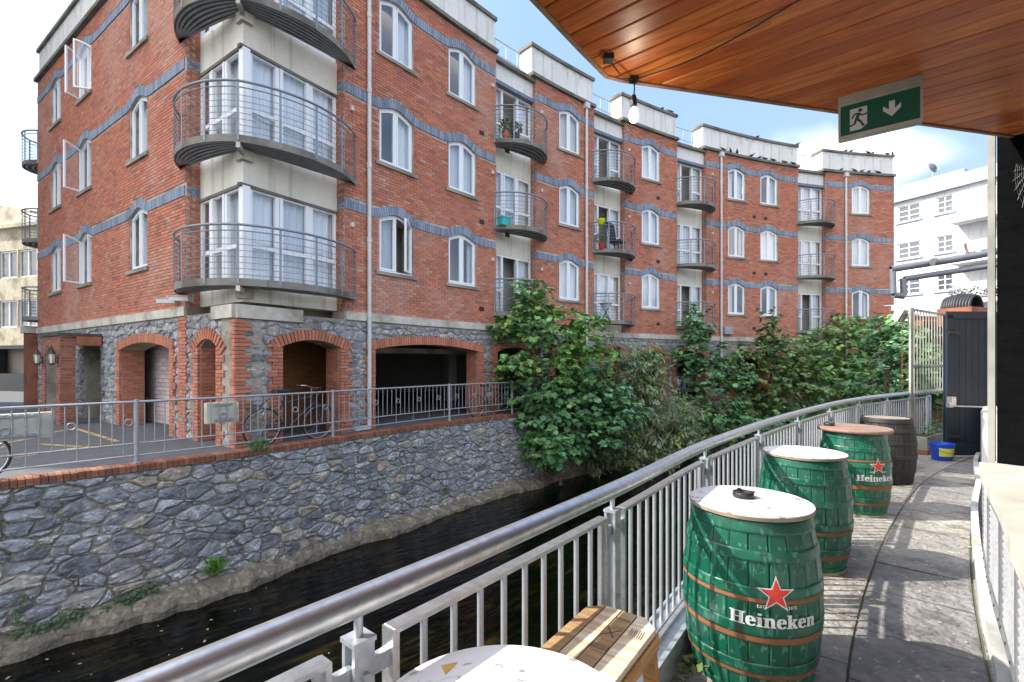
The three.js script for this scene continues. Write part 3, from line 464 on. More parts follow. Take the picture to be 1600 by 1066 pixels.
// corner bay
{
  const off = -0.32, e = 0.36, sR = piers[0][0], corner = pt(left, LL - 0.32, 0, off);
  let cL = 0, cA = 0, cb = 9; for (let i = 0; i < 60; i++) for (let j = 0; j < 60; j++) { const d = pt(left, LL - 0.01 * i, 0, off + 0.05).distanceTo(pt(arc, 0.01 * j, 0, off + 0.051)); if (d < cb) { cb = d; cL = LL - 0.01 * i; cA = 0.01 * j; } }
  const spans = [[2.86, DECK[0]], [DECK[0] + 1.97, DECK[1]], [DECK[1] + 1.97, DECK[2]], [DECK[2] + 1.97, 12.5]];
  for (const [y0, y1] of spans) { const pan = new GB(); wall(pan, left, LPIER + 0.005, cL, y0, y1, [], off + 0.05, off - 0.3); wall(pan, arc, cA, sR - 0.005, y0 + 0.003, y1 - 0.003, [], off + 0.051, off - 0.3); inWorld(pan, 'bay_panel', matRender, AB); }
  for (let k = 0; k < 3; k++) { const lip = new GB(), y = DECK[k] + 1.97; wall(lip, left, LPIER + 0.01, LL - 0.3, y - 0.05, y + 0.01, [], off + 0.085, off - 0.02); wall(lip, arc, 0.21, sR - 0.01, y - 0.047, y + 0.013, [], off + 0.086, off - 0.02); inWorld(lip, 'bay_drip_edge', matCorniceDark, AB); }
  for (let k = 0; k < 3; k++) inWorld(new GB().box(0.15, 1.93, 0.15, corner.x, DECK[k] + 0.975, corner.z, LA), 'bay_corner_post', matUPVC, AB);
  DECK.forEach((y, k) => {
    screen(left, LPIER + 0.02, LL - 0.4, y, y + 1.95, off - 0.02, [0.26, 0.66], { doors: [1], curtain: [2, 0, 1], mid: true });
    screen(arc, 0.42, sR - 0.03, y, y + 1.95, off - 0.02, [0.29, 0.68], { doors: [1], curtain: [0, k === 0 ? 1 : 0, k === 2 ? 3 : 0], mid: true });
    const K = pt(left, LL, 0, 0.1), A = pt(left, LPIER - 0.28, 0, 0.02), Bq = pt(arc, sR + 0.3, 0, 0.03); K.copy(pt(arc, 0.02, 0, 0.02));
    const o1 = arcPoints(A, K, 0.46, 12), o2 = arcPoints(K, Bq, 0.46, 12); 
    balcony(o1, pt(left, LPIER - 0.1, 0, 0.005), corner.clone(), y, { mesh: true, post: 0.5, ribs: 6 }); balcony(o2, corner.clone(), pt(arc, sR + 0.1, 0, 0.005), y, { mesh: true, post: 0.55, ribs: 6 });
    const br = new GB(); const cq = corner.clone().setY(y - 0.2), kk = K.clone().setY(y - 0.16); br.bar(cq, kk, 0.07, 0.12); br.box(0.24, 0.2, 0.24, corner.x, y - 0.215, corner.z, LA); inWorld(br, 'balcony_bracket', matConcrete, AB);
  });
}
// ---- ground storey: rubble with brick arches and quoins ----
const archR = [[440, 530], [585, 746], [776, 831], [866, 906], [943, 972], [1002, 1037], [1056, 1101], [1150, 1197], [1225, 1268], [1312, 1352]].map(([a, b]) => archOpening(S(a), S(b), 1.97, 0.16));
const archL = [[190, 268], [313, 341]].map(([a, b]) => archOpening(SL(a), SL(b), 1.95, 0.17)); const doorway = { s0: SL(134), s1: SL(157), y0: -0.01, top: () => 2.1, door: true };
{
  const g = new GB(); wall(g, arc, 0, 31.6, 0, 2.65, archR, 0, -0.5); wall(g, left, 0, LL, 0, 2.648, [...archL, doorway], 0, -0.5); inWorld(g, 'rubble_bed', matRubbleBed, AB);
  const bnd = new GB(); wall(bnd, arc, sBand(), 31.6, 2.65, 2.85, [], 0.05, -0.5); wall(bnd, left, 0, LPIER, 2.65, 2.85, [], 0.05, -0.5); wall(bnd, arc, -0.02, S(470), 2.5, 2.76, [], 0.085, -0.3); wall(bnd, left, SL(336), LL - 0.002, 2.502, 2.758, [], 0.085, -0.3); inWorld(bnd, 'stone_band', matConcrete, AB);
  function sBand() { return piers[0][0] + 0.02; }
  const list = [], r = rng(5);
  const add = (path, s0, s1, arches) => { for (const poly of rubbleCells(s1 - s0, 2.6, 0.27, 0.165, r, 0.6)) {
    const st = stoneGeo(poly, 0.012, 0.02 + 0.018 * r(), r, (x, y, d) => pt(path, s0 + x, 0.02 + y, d)), s = s0 + st.cx, y = st.cy; if (arches.some((o) => s > o.s0 - (o.door ? 0.1 : 0.2) && s < o.s1 + (o.door ? 0.1 : 0.2) && y < (o.door ? o.top() + 0.08 : o.top(clamp(s, o.s0, o.s1)) + 0.16))) continue;
    const p = pt(path, s, 0, 0); if (path === arc && (s > S(1130))) continue; if (path === left && s > LL - 0.3 || path === arc && s < 0.22) continue; st.size = st.area / (p.z * p.z); list.push(st); } };
  add(left, 0, LL, [...archL, doorway]); add(arc, 0, S(1130), archR);
  list.sort((a, b) => b.size - a.size); const rest = new GB();
  list.forEach((st, i) => { if (i < 300) inWorld(st.gb, 'stone', matStone[[0, 1, 4, 0, 1, 3, 2, 4][Math.floor(r() * 8)]], AB); else { rest.p.push(...st.gb.p); rest.n.push(...st.gb.n); } });
  stuff(inWorld(rest, 'small_stones', matStone[0], AB));
  // arch rings, quoins
  const orange = (q) => { const v = 0.8 + 0.4 * q(); return lin(0.62 * v, 0.235 * v, 0.14 * v); };
  for (const [path, arches] of [[arc, archR], [left, archL]]) for (const o of arches) {
    const L = o.s1 - o.s0, n = Math.round((L + 0.3) / 0.078);
    for (let i = 0; i <= n; i++) { const s = lerp(o.s0 - 0.15, o.s1 + 0.15, i / n), sc = clamp(s, o.s0, o.s1), u = (s - o.c) / o.hw, slope = -2 * o.rise * u / o.hw; const y = o.spring + o.rise * (1 - u * u); facing.add(pt(path, s - slope * 0.11, y + 0.115, 0.02), path.at(s).a, 0.066, 0.22, 0.09, orange(rB), Math.atan(slope)); }
    for (const side of [-1, 1]) for (let y = 0.0375, j = 0; y < o.spring + 0.02; y += 0.075, j++) { const w = (j >> 1) & 1 ? 0.33 : 0.22, e = side < 0 ? o.s0 : o.s1, k = [w / 2]; for (const c of (w > 0.3 ? [0.055, 0.22] : [0.11])) { const bw = w > 0.3 ? (c < 0.1 ? 0.098 : 0.21) : 0.21; facing.add(pt(path, e + side * c, y, 0.02), path.at(e).a, bw, 0.063, 0.07, orange(rB)); }
      for (const [ro, rw2] of (j & 1 ? [[-0.06, 0.1], [-0.23, 0.21], [-0.42, 0.14]] : [[-0.12, 0.21], [-0.36, 0.24]])) facing.add(pt(path, e - side * 0.002, y, ro), path.at(e).a + Math.PI / 2, rw2, 0.063, 0.02, orange(rB)); }
  }
  for (let y = 0.0375, j = 0; y < 2.5; y += 0.075, j++) { const w = (j >> 1) & 1 ? 0.3 : 0.19, w2 = (j >> 1) & 1 ? 0.11 : 0.2; facing.add(pt(arc, w / 2 - 0.03, y, 0.012), arc.at(0).a, w, 0.063, 0.07, orange(rB)); facing.add(pt(left, LL - w2 / 2 + 0.03, y, 0.012), LA, w2, 0.063, 0.07, orange(rB)); }
  // brick pier at the end of the straight wing
  for (let y = 0.0375, j = 0; y < 2.65; y += 0.075, j++) for (const c of (j & 1 ? [-0.17, 0.02] : [-0.22, -0.03])) facing.add(pt(left, LPIER + c, y, 0.02), LA, 0.2, 0.063, 0.06, orange(rB));
  // painted block wall inside the arch, entrance door
  const blk = new Bricks(); const inside = archL[0]; brickFace(blk, left, inside.s0 - 3, LL - 0.6, 0, 2.4, () => true, rB, -0.8, (q) => { const v = 0.85 + 0.3 * q(); return lin(0.74 * v, 0.60 * v, 0.57 * v); }, 0.44, 0.11, 0.05); blk.build('painted_blocks', matBrick, AB);
  const bw = new GB(); wall(bw, left, inside.s0 - 3, LL - 0.6, 0, 2.4, [], -0.81, -1.0); inWorld(bw, 'block_wall', matMortar, AB);
  const dr = new GB(); wall(dr, left, doorway.s0, doorway.s1, 0, 2.1, [], -0.35, -0.42); inWorld(dr, 'entrance_door', matBlack, AB);
}
facing.build('facing_bricks', matBrick, AB); blue.build('blue_brick_bands', matBrick, AB);
// downpipes
for (const [px, y0] of [[573.5, 0.05], [914, 0.2], [1125, 0.2], [1320, 0.2]]) {
  const g = new GB(), s = S(px), n = (y) => pt(arc, s, y, 0.09); g.rod(n(y0), n(TOP - 0.05), 0.05, 10); for (let y = 0.9; y < TOP; y += 1.83) g.rod(n(y), n(y + 0.12), 0.062, 10); const h = n(TOP - 0.1); g.box(0.2, 0.2, 0.18, h.x, h.y, h.z, arc.at(s).a); if (px < 600) g.bar(n(0.07), pt(arc, s - 0.45, 0.07, 0.16), 0.09, 0.09); inWorld(g, 'downpipe', matPipeWhite, AB);
}
// entrance porch on the straight wing
{
  const g = subWorld('porch', AB), a = SL(160), b = a - 1.8, dpt = 0.87, br = new Bricks(), P = (s, y, o) => pt(left, s, y, o);
  const tint = (q) => { const v = 0.7 + 0.5 * q(); return lin(0.42 * v, 0.17 * v, 0.11 * v); };
  const core = new GB(), front = { L: 3, at: (s) => ({ X: P(b + s, 0, dpt).x, D: -P(b + s, 0, dpt).z, a: LA }) }, op = [archOpening(0.38, 1.42, 1.85, 0.25)];
  wall(core, front, 0, 1.8, 0, 2.35, op, -0.01, -0.3);
  core.build('porch_wall', matMortar, g);
  brickFace(br, front, 0, 1.8, 0, 2.34, (s, y) => !(s > 0.38 && s < 1.42 && y < op[0].top(s) + 0.02), rB, 0.0, tint);
  const sd = { L: 1, at: (s) => { const p = P(a, 0, dpt - s), q = P(a, 0, dpt); return { X: p.x, D: -p.z, a: LA + Math.PI / 2 }; } }; brickFace(br, sd, 0, 0.3, 0, 2.34, () => true, rB, 0.0, tint);
  const im = br.build('porch_bricks', matBrick, AB); g.add(im); im.position.set(0, 0, 0);
  const roof = new GB(); wall(roof, left, b - 0.08, a + 0.1, 2.35, 2.42, [], dpt + 0.08, 0.02); roof.build('porch_roof', M(0.09, 0.09, 0.095, { map: T.stain, roughness: 0.9 }), g);
  const side = new GB(); const A = P(a, 2.22, dpt - 0.3), B = P(a, 2.22, 0.05); side.bar(A, B, 0.22, 0.24); side.build('porch_lintel', matCoping[0], g);
  for (const s of [b + 0.22, a - 0.14]) { const l = sub('wall_lantern', AB), p = P(s, 1.72, dpt + 0.14); l.position.copy(p).sub(AB.position); l.rotation.y = LA; const k = new GB(); k.cyl(0.02, 0.1, 0.09, 0, 0.19, 0, 6).cyl(0.07, 0.045, 0.04, 0, -0.12, 0, 6).cyl(0.012, 0.02, 0.06, 0, 0.26, 0, 6).box(0.02, 0.16, 0.02, 0, 0.0, -0.1).box(0.02, 0.02, 0.14, 0, -0.09, -0.06); for (let i = 0; i < 6; i++) k.rod(V(0.06 * Math.cos(i * 1.047), -0.11, 0.06 * Math.sin(i * 1.047)), V(0.085 * Math.cos(i * 1.047), 0.15, 0.085 * Math.sin(i * 1.047)), 0.006, 4); k.build('lantern_cage', matBlack, l); new GB().cyl(0.078, 0.055, 0.25, 0, 0.02, 0, 6).build('lantern_glass', M(0.75, 0.73, 0.62, { roughness: 0.3 }), l); }
}
// rounded balconies on the far corner of the straight wing
{
  const pan = new GB(); wall(pan, left, -1.3, -0.05, 2.9, 11.3, [], -0.5, -1); inWorld(pan, 'bay_panel', matRender, AB);
  const pr = new GB(); wall(pr, left, -1.2, -0.75, 0, 2.7, [], 0.15, -0.3); inWorld(pr, 'corner_pier', matCoping[1], AB); const cp = new GB(); wall(cp, left, -1.28, -0.68, 2.7, 2.95, [], 0.22, -0.36); inWorld(cp, 'pier_cap', matConcrete, AB);
  DECK.forEach((y) => { const A = pt(left, -1.35, 0, -0.45), B = pt(left, 0.1, 0, 0.03); balcony(arcPoints(A, B, 0.5, 12), pt(left, -1.2, 0, -0.5), pt(left, -0.05, 0, -0.3), y, { post: 0.4, ribs: 4 }); screen(left, -1.2, -0.15, y, y + 1.95, -0.48, [0.5], { doors: [0], curtain: [1, 0] }); });
}
// small fittings on the brickwork
{
  const v = new GB(); for (const px of [752, 792, 1028, 1178, 1196, 985]) for (const y of [3.2, 5.9, 8.65]) { const s = S(px); const q = arc.at(s), p = pt(arc, s, y - 0.1 + (px % 3) * 0.1, 0.018); v.geo(new THREE.BoxGeometry(0.2, 0.13, 0.02), new THREE.Matrix4().makeRotationY(q.a).setPosition(p)); } inWorld(v, 'air_vents', matDark, AB);
  const b = new GB(); for (const px of [548, 768, 845, 982, 1112]) for (const y of [4.9, 7.65, 10.4]) { const s = S(px), q = arc.at(s), p = pt(arc, s, y, 0.05); b.geo(new THREE.BoxGeometry(0.07, 0.1, 0.07), new THREE.Matrix4().makeRotationY(q.a).setPosition(p)); } inWorld(b, 'alarm_boxes', matPipeWhite, AB);
  const m = new GB(); const s = S(1134); m.geo(new THREE.BoxGeometry(0.55, 0.36, 0.2), new THREE.Matrix4().makeRotationY(arc.at(s).a).setPosition(pt(arc, s, 3.15, 0.12))); inWorld(m, 'meter_box', matRailPaint, AB);
}
// ---------- railing along the far walkway ----------
{
  const s0 = colS(bank, -60, 0, 1, bank.L), s1 = colS(bank, 905, 0, 1, bank.L), g = thing('walkway_railing', 'grey painted steel railing with ring ornaments on the brick coping', 'railing', pt(bank, s0, 0.05, -0.13)), O = -0.13;
  const line = (y, r, name) => { const b = new GB(), P = []; for (let s = s0; s <= s1; s += 0.5) P.push(pt(bank, s, y, O)); b.tube(P, r, 6, P.length * 2); inWorld(b, name, matRailPaint, g); };
  line(1.02, 0.02, 'top_rail'); line(0.36, 0.014, 'lower_rail'); line(0.17, 0.014, 'bottom_rail');
  for (const px of [-35, 213, 520, 702, 800, 880]) { const s = colS(bank, px, O, 1, bank.L), b = new GB(); b.rod(pt(bank, s, 0.03, O), pt(bank, s, 1.06, O), 0.032, 10).cyl(0.06, 0.06, 0.012, pt(bank, s, 0, O).x, 0.055, pt(bank, s, 0, O).z, 12); inWorld(b, 'post', matRailPaint, g); }
  let i = 0; for (let s = s0 + 0.05; s < s1; s += 0.135, i++) { const b = new GB(); b.rod(pt(bank, s, 0.36, O), pt(bank, s, 1.01, O), 0.0085, 6); inWorld(b, 'bar', matRailPaint, g);
    if (i % 5 === 2) { const q = bank.at(s + 0.0675), t = new GB().geo(new THREE.TorusGeometry(0.05, 0.009, 6, 18), new THREE.Matrix4().makeRotationY(q.a).setPosition(pt(bank, s + 0.0675, 0.7, O))); inWorld(t, 'ring', matRailPaint, g); }
    if (i % 4 === 0) { const k = new GB(); k.rod(pt(bank, s, 0.17, O), pt(bank, s, 0.36, O), 0.008, 5); inWorld(k, 'spacer', matRailPaint, g); } }
}
// ---------- terrace: flagstones, kerb ----------
const wallPts = [[0.95, 0.3], [1.42, 1.2], [1.92, 1.87], [2.50, 2.52], [3.05, 3.17], [3.45, 3.62], [4.42, 4.68], [5.12, 5.42], [6.2, 6.5], [7.4, 7.8], [8.9, 9.2]], wallP = polyPath(wallPts);
{
  const tf = new THREE.Group(); tf.position.copy(W(2, 2.5, -0.04)); structure(tf, 'terrace_floor'); const r = rng(31);
  const mats = [[0.36, 0.35, 0.34], [0.42, 0.405, 0.385], [0.32, 0.315, 0.32], [0.46, 0.435, 0.40]].map((c) => M(...c, { map: T.slab, bumpMap: T.riven, bumpScale: 0.055, roughness: 0.88 }));
  const rows = [[0.10, 0.835], [0.85, 1.42], [1.435, 2.05], [2.065, 2.9]];
  rows.forEach(([a, b], ri) => { let s = 0.2 + ri * 0.31; while (s < rail.L - 0.4) {
    const L = 0.6 + 0.32 * r(), e = s + L - 0.014, h = (r() - 0.5) * 0.006, t = (r() - 0.5) * 0.005, P = (ss, o, y) => pt(rail, ss, y, o), g = new GB(), n = 3;
    for (let k = 0; k < n; k++) { const A = lerp(s, e, k / n), B = lerp(s, e, (k + 1) / n), u0 = h - t, u1 = h + t; g.quad(P(A, a, u0 - 0.003), P(B, a, u0 - 0.003), P(B, a + 0.01, u0), P(A, a + 0.01, u0)); g.quad(P(A, a + 0.01, u0), P(B, a + 0.01, u0), P(B, b - 0.01, u1), P(A, b - 0.01, u1)); g.quad(P(A, b - 0.01, u1), P(B, b - 0.01, u1), P(B, b, u1 - 0.003), P(A, b, u1 - 0.003)); g.quad(P(A, a, -0.04), P(B, a, -0.04), P(B, a, u0 - 0.003), P(A, a, u0 - 0.003)); g.quad(P(B, b, -0.04), P(A, b, -0.04), P(A, b, u1 - 0.003), P(B, b, u1 - 0.003)); if (!k) g.quad(P(A, b, -0.04), P(A, a, -0.04), P(A, a, u0 - 0.003), P(A, b, u1 - 0.003)); if (k === n - 1) g.quad(P(B, a, -0.04), P(B, b, -0.04), P(B, b, u1 - 0.003), P(B, a, u0 - 0.003)); }
    atWorld(g.build('flagstone', mats[Math.floor(r() * 4)], tf), tf); s += L;
  } });
}
// ---------- galvanised terrace railing ----------
{
  const g = thing('terrace_railing', 'galvanised steel railing with thick round handrail curving along the terrace', 'railing', pt(rail, 3, 0, 0)), HR = 1.07, PT = 0.985;
  const add = (b, name, mat = matGalv) => inWorld(b, name, mat, g);
  { const P = []; for (let s = 0; s < rail.L - 0.1; s += 0.4) P.push(pt(rail, s, HR, 0)); add(new GB().tube(P, 0.035, 18, P.length * 5), 'handrail', matGalvLight); }
  { const k = new GB(); for (let s = 0; s < rail.L - 0.5; s += 0.3) { const q = (y, o, ss = s) => pt(rail, ss, y, o), e = s + 0.3; k.quad(q(-0.1, 0.105), q(-0.1, 0.105, e), q(0.155, 0.105, e), q(0.155, 0.105)); k.quad(q(0.155, 0.105), q(0.155, 0.105, e), q(0.155, -0.06, e), q(0.155, -0.06)); k.quad(q(0.155, -0.06), q(0.155, -0.06, e), q(0.19, -0.06, e), q(0.19, -0.06)); k.quad(q(0.19, -0.06), q(0.19, -0.06, e), q(0.19, -0.075, e), q(0.19, -0.075)); k.quad(q(0.19, -0.075), q(0.19, -0.075, e), q(-0.6, -0.075, e), q(-0.6, -0.075)); } add(k, 'kerb_channel', matGalv); }
  const cols = [560, 957, 1102, 1186, 1247, 1297, 1343, 1387, 1424, 1452], ps = cols.map((px) => colS(rail, px, 0, 0.5, rail.L)); ps.unshift(ps[0] - 1.25, ps[0] - 2.5);
  const at = (s, y, o) => pt(rail, s, y, o), tw = (s) => rail.at(s).a;
  const boxAt = (b, s, y, o, w, h, d) => b.geo(new THREE.BoxGeometry(w, h, d), new THREE.Matrix4().makeRotationY(tw(s)).setPosition(at(s, y, o)));
  for (const s of ps) {
    const p = new GB(); for (const o of [-0.021, 0.021]) boxAt(p, s, (PT + 0.12) / 2, o, 0.055, PT - 0.12, 0.012); boxAt(p, s, (PT + 0.12) / 2, 0, 0.012, PT - 0.125, 0.032); boxAt(p, s, PT - 0.004, 0, 0.062, 0.012, 0.06); const po = add(p, 'post');
    const st = new GB(); st.rod(at(s, PT, 0), at(s, HR - 0.02, 0), 0.011, 10); add(st, 'handrail_stem');
    for (const y of [0.9, 0.32]) for (const e of [-1, 1]) { const br = new GB(); boxAt(br, s + e * 0.058, y, 0, 0.075, 0.045, 0.02); add(br, 'bracket'); }
    for (const y of [0.9, 0.6, 0.32]) { const bo = new GB(); bo.rod(at(s, y, 0.026), at(s, y, 0.038), 0.011, 6); add(bo, 'bolt'); }
  }
  for (let i = 0; i + 1 < ps.length; i++) {
    const a = ps[i] + 0.09, b = ps[i + 1] - 0.09, f = new GB(), n = 4;
    for (let k = 0; k < n; k++) { const A = lerp(a, b, k / n), B = lerp(a, b, (k + 1) / n); f.bar(at(A, 0.965, 0), at(B, 0.965, 0), 0.045, 0.014); f.bar(at(A, 0.205, 0), at(B, 0.205, 0), 0.045, 0.014); }
    for (const s of [a, b]) boxAt(f, s, 0.585, 0, 0.0145, 0.7715, 0.0455); for (const s of [a + 0.012, b - 0.012]) boxAt(f, s, 0.585, 0, 0.03, 0.74, 0.012); add(f, 'panel_frame', matGalvLight);
    const m = Math.max(3, Math.round((b - a) / 0.112)); for (let k = 1; k < m; k++) { const s = lerp(a, b, k / m), q = new GB(); q.rod(at(s, 0.205, 0), at(s, 0.965, 0), 0.0105, 8); add(q, 'baluster'); }
  }
}
// ---------- the pub: kerb, louvred panels, ledge, column ----------
const PUB = thing('pub_building', 'grey panelled pub front with pale stone ledge and black column', 'building', pt(wallP, 3, 0, 0.3));
{
  const add = (b, name, mat) => inWorld(b, name, mat, PUB), L = wallP.L;
  const matKerb = M(0.60, 0.60, 0.60, { map: T.stain, bumpMap: T.bump, bumpScale: 0.004, roughness: 0.85 }), matLedge = M(0.62, 0.58, 0.50, { map: T.grain, bumpMap: T.bump, bumpScale: 0.004, roughness: 0.9 }), matPanel = M(0.52, 0.53, 0.54, { map: T.metal, roughness: 0.5, metalness: 0.3 }), matFrame = M(0.30, 0.31, 0.32, { map: T.metal, roughness: 0.5, metalness: 0.4 });
  for (let s = 0; s < L - 0.3; s += 0.9) add(wall(new GB(), wallP, s + 0.003, Math.min(L, s + 0.897), 0, 0.10, [], 0.0, 0.055, 0.2), 'kerb_stone', matKerb);
  add(wall(new GB(), wallP, 0, L, 0, 0.86, [], 0.085, 0.5, 0.25), 'plinth_wall', matPanel);
  const eL = colS(wallP, 1526, -0.03, 0.5, L); const endS = (() => { for (let s = 0.5; s < L; s += 0.02) { const p = pt(wallP, s, 0, 0.06); if (-p.z > 3.62) return s; } return 3; })();
  add(wall(new GB(), wallP, 0, endS, 0.825, 0.90, [], 0.02, 0.9, 0.2), 'ledge', matLedge); add(wall(new GB(), wallP, endS + 0.3, L, 0.80, 0.895, [], 0.10, 0.9, 0.25), 'ledge', matLedge);
  let i = 0; for (let s = 0.15; s < endS - 0.3; s += 0.74, i++) {
    const e = s + 0.7, fr = new GB(); wall(fr, wallP, s, e, 0.13, 0.2, [], 0.05, 0.084, 0.2); wall(fr, wallP, s, e, 0.73, 0.80, [], 0.05, 0.084, 0.2); wall(fr, wallP, s, s + 0.05, 0.2, 0.73, [], 0.05, 0.084); wall(fr, wallP, e - 0.05, e, 0.2, 0.73, [], 0.05, 0.084); add(fr, 'grille_frame', matFrame);
    for (let y = 0.22; y < 0.72; y += 0.042) { const q = new GB(), A = s + 0.052, B = e - 0.052; q.quad(pt(wallP, A, y, 0.053), pt(wallP, B, y, 0.053), pt(wallP, B, y + 0.036, 0.081), pt(wallP, A, y + 0.036, 0.081)); q.quad(pt(wallP, B, y - 0.004, 0.053), pt(wallP, A, y - 0.004, 0.053), pt(wallP, A, y + 0.032, 0.0815), pt(wallP, B, y + 0.032, 0.0815)); add(q, 'louvre', matPanel); }
    const bl = new GB(); for (const y of [0.165, 0.765]) for (let k = 0; k <= 3; k++) { const ss = lerp(s + 0.03, e - 0.03, k / 3); bl.rod(pt(wallP, ss, y, 0.045), pt(wallP, ss, y, 0.051), 0.009, 6); } add(bl, 'screws', matBlack);
  }
  // column on the ledge: pale plaster edge and black face
  const matCol = M(0.0045, 0.005, 0.006, { map: T.paint, bumpMap: T.bump, bumpScale: 0.004, roughness: 1, phys: true, specularIntensity: 0.25 }), cp = W(3.70, 3.60), c = new GB(), TA = -Math.PI / 4 - 0.03; c.box(0.15, 2.62, 0.14, cp.x, 0.9 + 1.31, cp.z, TA); add(c, 'column', matCol);
  const ed = new GB(), ex = -0.105; ed.box(0.04, 2.62, 0.16, cp.x + Math.cos(TA) * ex, 0.9 + 1.31, cp.z - Math.sin(TA) * ex, TA); add(ed, 'column_edge', M(0.42, 0.42, 0.40, { map: T.stain, bumpMap: T.bump, bumpScale: 0.004, roughness: 0.9 }));
  const fr = new GB(); fr.box(0.05, 2.4, 0.06, cp.x + Math.cos(TA) * 0.12, 2.1, cp.z - Math.sin(TA) * 0.12, TA); add(fr, 'window_frame', matPanel);
  add(wall(new GB(), wallP, 0, endS + 0.2, 0.9, 3.3, [], 0.62, 0.66, 0.3), 'window', M(0.02, 0.025, 0.03, { roughness: 0.08 })); add(wall(new GB(), wallP, endS + 0.4, L, 0.895, 3.6, [], 0.6, 0.9, 0.3), 'rear_wall', M(0.5, 0.49, 0.46, { map: T.stain }));
  // cobweb on the column
  const cw = new GB(), o = V(cp.x + 0.02, 3.05, cp.z + 0.115), sp = []; for (let k = 0; k < 7; k++) { const a = 1.7 + k * 0.26, l = 0.34 - 0.02 * k; sp.push([a, l]); cw.rod(o, o.clone().add(V(Math.cos(a) * l * 0.55, -Math.sin(a) * l, 0.003)), 0.0007, 3); } for (let j = 1; j < 9; j++) for (let k = 0; k + 1 < sp.length; k++) { const f = j / 9, p = (q) => o.clone().add(V(Math.cos(sp[q][0]) * sp[q][1] * 0.55 * f, -Math.sin(sp[q][0]) * sp[q][1] * f, 0.003)); cw.rod(p(k), p(k + 1), 0.0005, 3); }
  const web = thing('cobweb', 'grey cobweb stretched across the black column', 'cobweb', o); inWorld(cw, 'web_threads', M(0.5, 0.5, 0.48), web);
}
// ---------- timber soffit of the canopy ----------
{
  const Y = 3.30, cn = thing('canopy', 'overhanging canopy with varnished orange timber boards underneath', 'canopy', W(2.6, 1.2, Y)), r = rng(8);
  const outline = [[-3.0, -2.4], [-1.35, 0.2], [-0.62, 1.28], [0.10, 2.21], [0.36, 2.56], [0.545, 2.80], [0.66, 2.845], [2.15, 3.2], [3.51, 3.515], [5.4, 4.0], [5.4, -2.4]];
  const d = [-0.77, 0.638], p = [0.638, 0.77], mats = [[0.76, 0.235, 0.05], [0.68, 0.19, 0.038], [0.82, 0.275, 0.066], [0.60, 0.155, 0.034], [0.74, 0.215, 0.055]].map((c) => M(...c, { map: T.wood, bumpMap: T.bump, bumpScale: 0.002, roughness: 0.42, phys: true, clearcoat: 0.12, clearcoatRoughness: 0.35 }));
  const clipLine = (poly, nx, ny, c) => { const q = []; for (let k = 0; k < poly.length; k++) { const a = poly[k], b = poly[(k + 1) % poly.length], da = nx * a[0] + ny * a[1] - c, db = nx * b[0] + ny * b[1] - c; if (da <= 0) q.push(a); if (da * db < 0) { const t = da / (da - db); q.push([lerp(a[0], b[0], t), lerp(a[1], b[1], t)]); } } return q; };
  const WD = 0.118;
  for (let k = -5; k < 7.2; k += WD) {
    let q = clipLine(clipLine(outline, p[0], p[1], k + WD - 0.004), -p[0], -p[1], -(k + 0.004)); if (q.length < 3) continue;
    const g = new GB(), y = Y + (r() - 0.5) * 0.003, hi = (e) => y + 0.006, n = q.length, inner = clipLine(clipLine(outline, p[0], p[1], k + WD - 0.009), -p[0], -p[1], -(k + 0.009)); if (inner.length < 3) continue;
    for (let i = 1; i + 1 < inner.length; i++) g.tri(W(...inner[0], y), W(...inner[i], y), W(...inner[i + 1], y));
    for (let i = 0; i < n; i++) { const a = q[i], b = q[(i + 1) % n]; g.quad(W(...a, y + 0.005), W(...b, y + 0.005), W(...b, y + 0.03), W(...a, y + 0.03)); }
    if (inner.length === n) for (let i = 0; i < n; i++) { const j = (i + 1) % n; g.quad(W(...inner[i], y), W(...inner[j], y), W(...q[j], y + 0.005), W(...q[i], y + 0.005)); }
    const m = atWorld(g.build('soffit_board', mats[Math.floor(r() * 5)], cn), cn), P = m.geometry.attributes.position, U = m.geometry.attributes.uv, off = r() * 3, off2 = r();
    for (let i = 0; i < P.count; i++) { const X = P.getX(i), D = -P.getZ(i); U.setXY(i, (X * d[0] + D * d[1]) * 0.6 + off, (X * p[0] + D * p[1]) * 1.0 + off2); }
  }
  const slab = new GB(), top = outline.map(([x, e]) => [x, e]); for (let i = 0; i < top.length; i++) { const a = top[i], b = top[(i + 1) % top.length]; slab.quad(W(...a, Y + 0.02), W(...b, Y + 0.02), W(...b, Y + 0.3), W(...a, Y + 0.3)); }
  for (let i = 1; i + 1 < top.length; i++) { slab.tri(W(...top[0], Y + 0.3), W(...top[i], Y + 0.3), W(...top[i + 1], Y + 0.3)); slab.tri(W(...top[0], Y + 0.032), W(...top[i], Y + 0.032), W(...top[i + 1], Y + 0.032)); }
  inWorld(slab, 'canopy_roof', M(0.05, 0.02, 0.012, { roughness: 0.9 }), cn);
  const tr = new GB(); for (let i = 0; i < 9; i++) { tr.bar(W(...outline[i], Y + 0.004), W(...outline[i + 1], Y + 0.004), 0.025, 0.03); } inWorld(tr, 'edge_trim', M(0.42, 0.28, 0.17, { map: T.wood, roughness: 0.7 }), cn);
}
